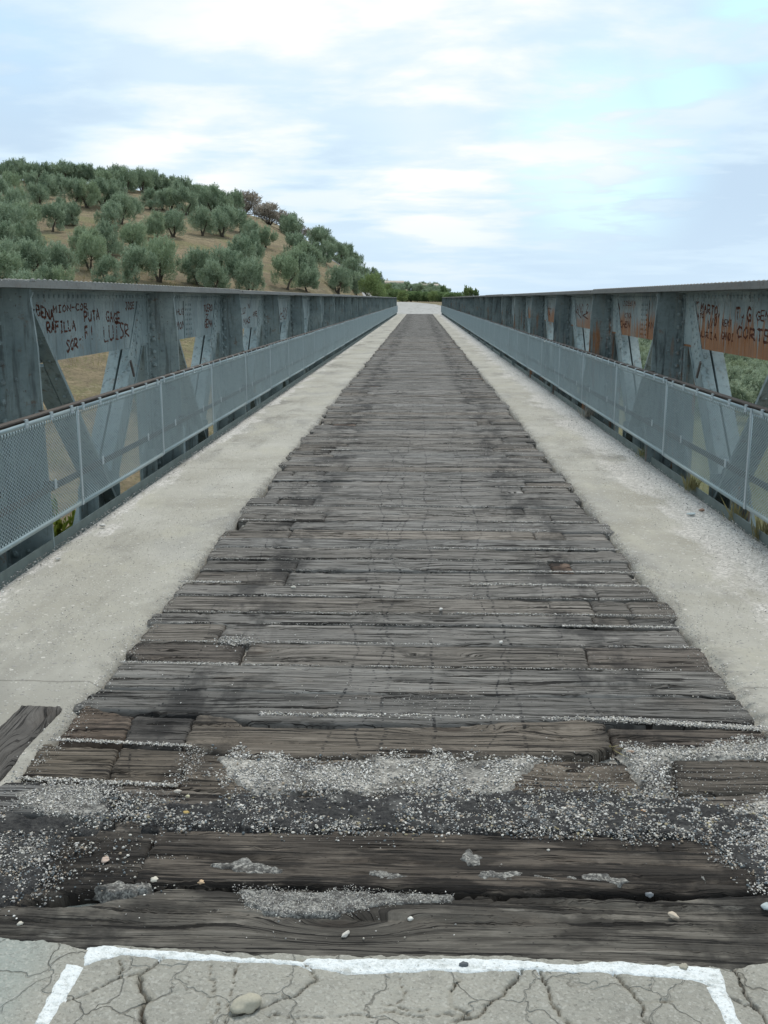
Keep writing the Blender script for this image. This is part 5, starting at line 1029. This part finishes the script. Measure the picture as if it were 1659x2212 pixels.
# tall odd tree and two slim ones standing above the right girder's far end
for (x, y, w_, h, seed, lab) in [(4.55, 200, 2.6, 5.0, 201, 'tall bare-trunked tree with a tufted top above the thicket'), (8.6, 190, 3.2, 4.9, 202, 'slim upright tree, left of the pair above the right girder end'), (10.1, 190, 2.2, 4.2, 203, 'slim leaning tree, right of the pair above the right girder end')]:
    z = min(float(terrain(x, y)), .5); hh = ((1.6+(.0125 if seed == 201 else (.0120 if seed == 202 else .0095))*y)-z)/1.14
    parts = (crown('crown', seed, GREENB, 6, 1500, .55 if seed == 201 else .3, .35, 1.0, .09, .4, .16), trunk('trunk', seed, .06, .8, .03, 1)); plant('tall_tree', parts, ('crown', 'trunk'), x, y, w_, hh, 0, lab, 'tree', None, z=z)
# olives on the far hill above the track
fo = []
for k in range(95):
    u_ = rt.uniform(-.075, .055); t = rt.uniform(430, 640); fo.append((u_*t, t))
bf = [(420, 500, 'lower part'), (500, 570, 'middle part'), (570, 700, 'top part')]
for (q, lab) in band_labels(fo, bf, 'tiny olive on the far ridge above the track, %s, %s from left'):
    s = rt.uniform(4.2, 6); plant('olive_tree', OL[rt.randrange(7)], ('crown', 'trunk'), q[0], q[1], s, s*.8, rt.uniform(0, 6), lab, 'olive tree', 'olive trees on the far ridge')
# small pale buildings on that ridge
WALLM = make_plain('pale_wall', (.72, .68, .60), .9, .1, 1); ROOFM = make_plain('tile_roof', (.42, .36, .30), .9, .2, 2)
for k, (u_, t, w_, h, lab) in enumerate([(-.0245, 520, 9, 2.6, 'long low pale building on the far ridge, left of the others'), (.0035, 530, 4.5, 2.2, 'small pale building on the far ridge in the middle'), (.0125, 540, 5, 2.0, 'small pale building on the far ridge, right of the others')]):
    x = u_*t; z = float(terrain(x, t)); e = empty('farm_building', (x, t, z)); tag(e, lab, 'building', 'small buildings on the far ridge')
    mb = MB(); mb.box(-w_/2, w_/2, -2.5, 2.5, -1, h+1); mb.build('wall', WALLM, e)
    mb = MB(); mb.prism([(-2.9, h+1), (0, h+1.9), (2.9, h+1)], 0, -w_/2-.3, w_/2+.3); mb.build('roof', ROOFM, e)
    mb = MB(); mb.box(-w_/2+.6, -w_/2+1.2, -.4, .4, h+1.5, h+3.0); mb.build('chimney', WALLM, e)
# plants close to the bridge
def blades(name, spots, n, hgt, spread, mat, seed):
    r = np.random.default_rng(seed); P = []; Dn = []; Ln = []
    for (x, y, z) in spots:
        q = r.normal(size=(n, 3))*spread; q[:, 2] = 0; h = hgt*r.uniform(.4, 1.1, n); d = np.column_stack([r.normal(0, .3, n), r.normal(0, .3, n), np.ones(n)])
        P.append(np.array((x, y, z))+q+d*h[:, None]*.5); Dn.append(d); Ln.append(h)
    P = np.concatenate(P); Dn = np.concatenate(Dn); Ln = np.concatenate(Ln); return leaves(name, P, Dn, Ln, Ln*.045+.002, r.uniform(size=len(P)), mat)
r = np.random.default_rng(44)
x = np.concatenate([r.uniform(2.7, 8, 700), -r.uniform(2.8, 8, 350)]); y = r.uniform(2.5, 11, 1050)
o = obj('bank_grass', blades('bank_grass', np.column_stack([x, y, terrain(x, y)]), 26, .42, .14, DRYG, 5)); tag(o, 'green and straw grass growing on the bank beside the near abutment', 'grass', None, 'stuff')
xs = np.concatenate([r.uniform(-60, -4, 1500), r.uniform(4, 40, 1500)]); ys = r.uniform(8, 105, 3000)
o = obj('bank_scrub', blades('bank_scrub', np.column_stack([xs, ys, terrain(xs, ys)]), 16, .6, .35, DRYG, 6)); tag(o, 'straw coloured tufts scattered over the river banks', 'scrub', None, 'stuff')
for k, (x, y, z, s, lab) in enumerate([(-3.15, 8.1, float(terrain(-3.15, 8.1)), 1.0, 'yellow-green leafy bush poking up under the left railing')]):
    e = empty('yellow_bush', (x, y, z)); tag(e, lab, 'bush'); obj('foliage', crown('foliage', 300, LIMEB, 9, 1500, .0, .42, .80, .075, .5, .2), e); obj('stem', trunk('stem', 301, .25, .6, .015, 5), e); e.scale = (1.1, 1.3, max(.8, -.02-z))
for k, (x, y, s, lab) in enumerate([(-16, 62, 3.4, 'low green bush on the slope under the left girder, left one'), (-12, 74, 3.0, 'low green bush on the slope under the left girder, middle one'), (-9.5, 88, 3.0, 'low green bush on the slope under the left girder, right one'), (-24, 55, 3.6, 'bushy olive seen just behind the nearest left post')]):
    plant('shrub', OL[k], ('foliage', 'stem'), x, y, s, s*.9, k, lab, 'shrub', 'bushes on the slope below the left girder')
wd = [(2.30, 8.55, .16, 90, .05), (2.31, 10.4, .13, 60, .05), (2.36, 6.9, .22, 46, .05), (2.36, 7.5, .25, 40, .06), (2.30, 14.0, .16, 110, .07), (2.37, 6.2, .2, 30, .05)]
wl = ['dry reddish weed tuft at the right kerb near the second post', 'small straw tuft at the right kerb', 'tall thin green grass stems behind the right kerb', 'yellow-flowered grass stems behind the right kerb under the railing', 'bushy brown weed at the right kerb farthest along', 'thin grass stems behind the right kerb at the picture edge']
for k, (x, y, h, n, sp) in enumerate(wd):
    o = obj('weed', blades('weed', [(0, 0, 0)], n, h, sp*.6, DRYG if k != 4 else BROWN, 60+k), None, (x, y, .0 if k in (0, 1, 4) else -.05)); tag(o, wl[k], 'weed', 'weeds along the right kerb')
o = obj('dry_stalk', blades('dry_stalk', [(0, 0, 0)], 5, .12, .004, DRYG, 90), None, (.70, 3.47, .004)); o.rotation_euler = (math.radians(80), 0, .4); tag(o, 'dry grass stalk lying at the right end of the knotted timber', 'stalk')
bpy.context.view_layer.update()
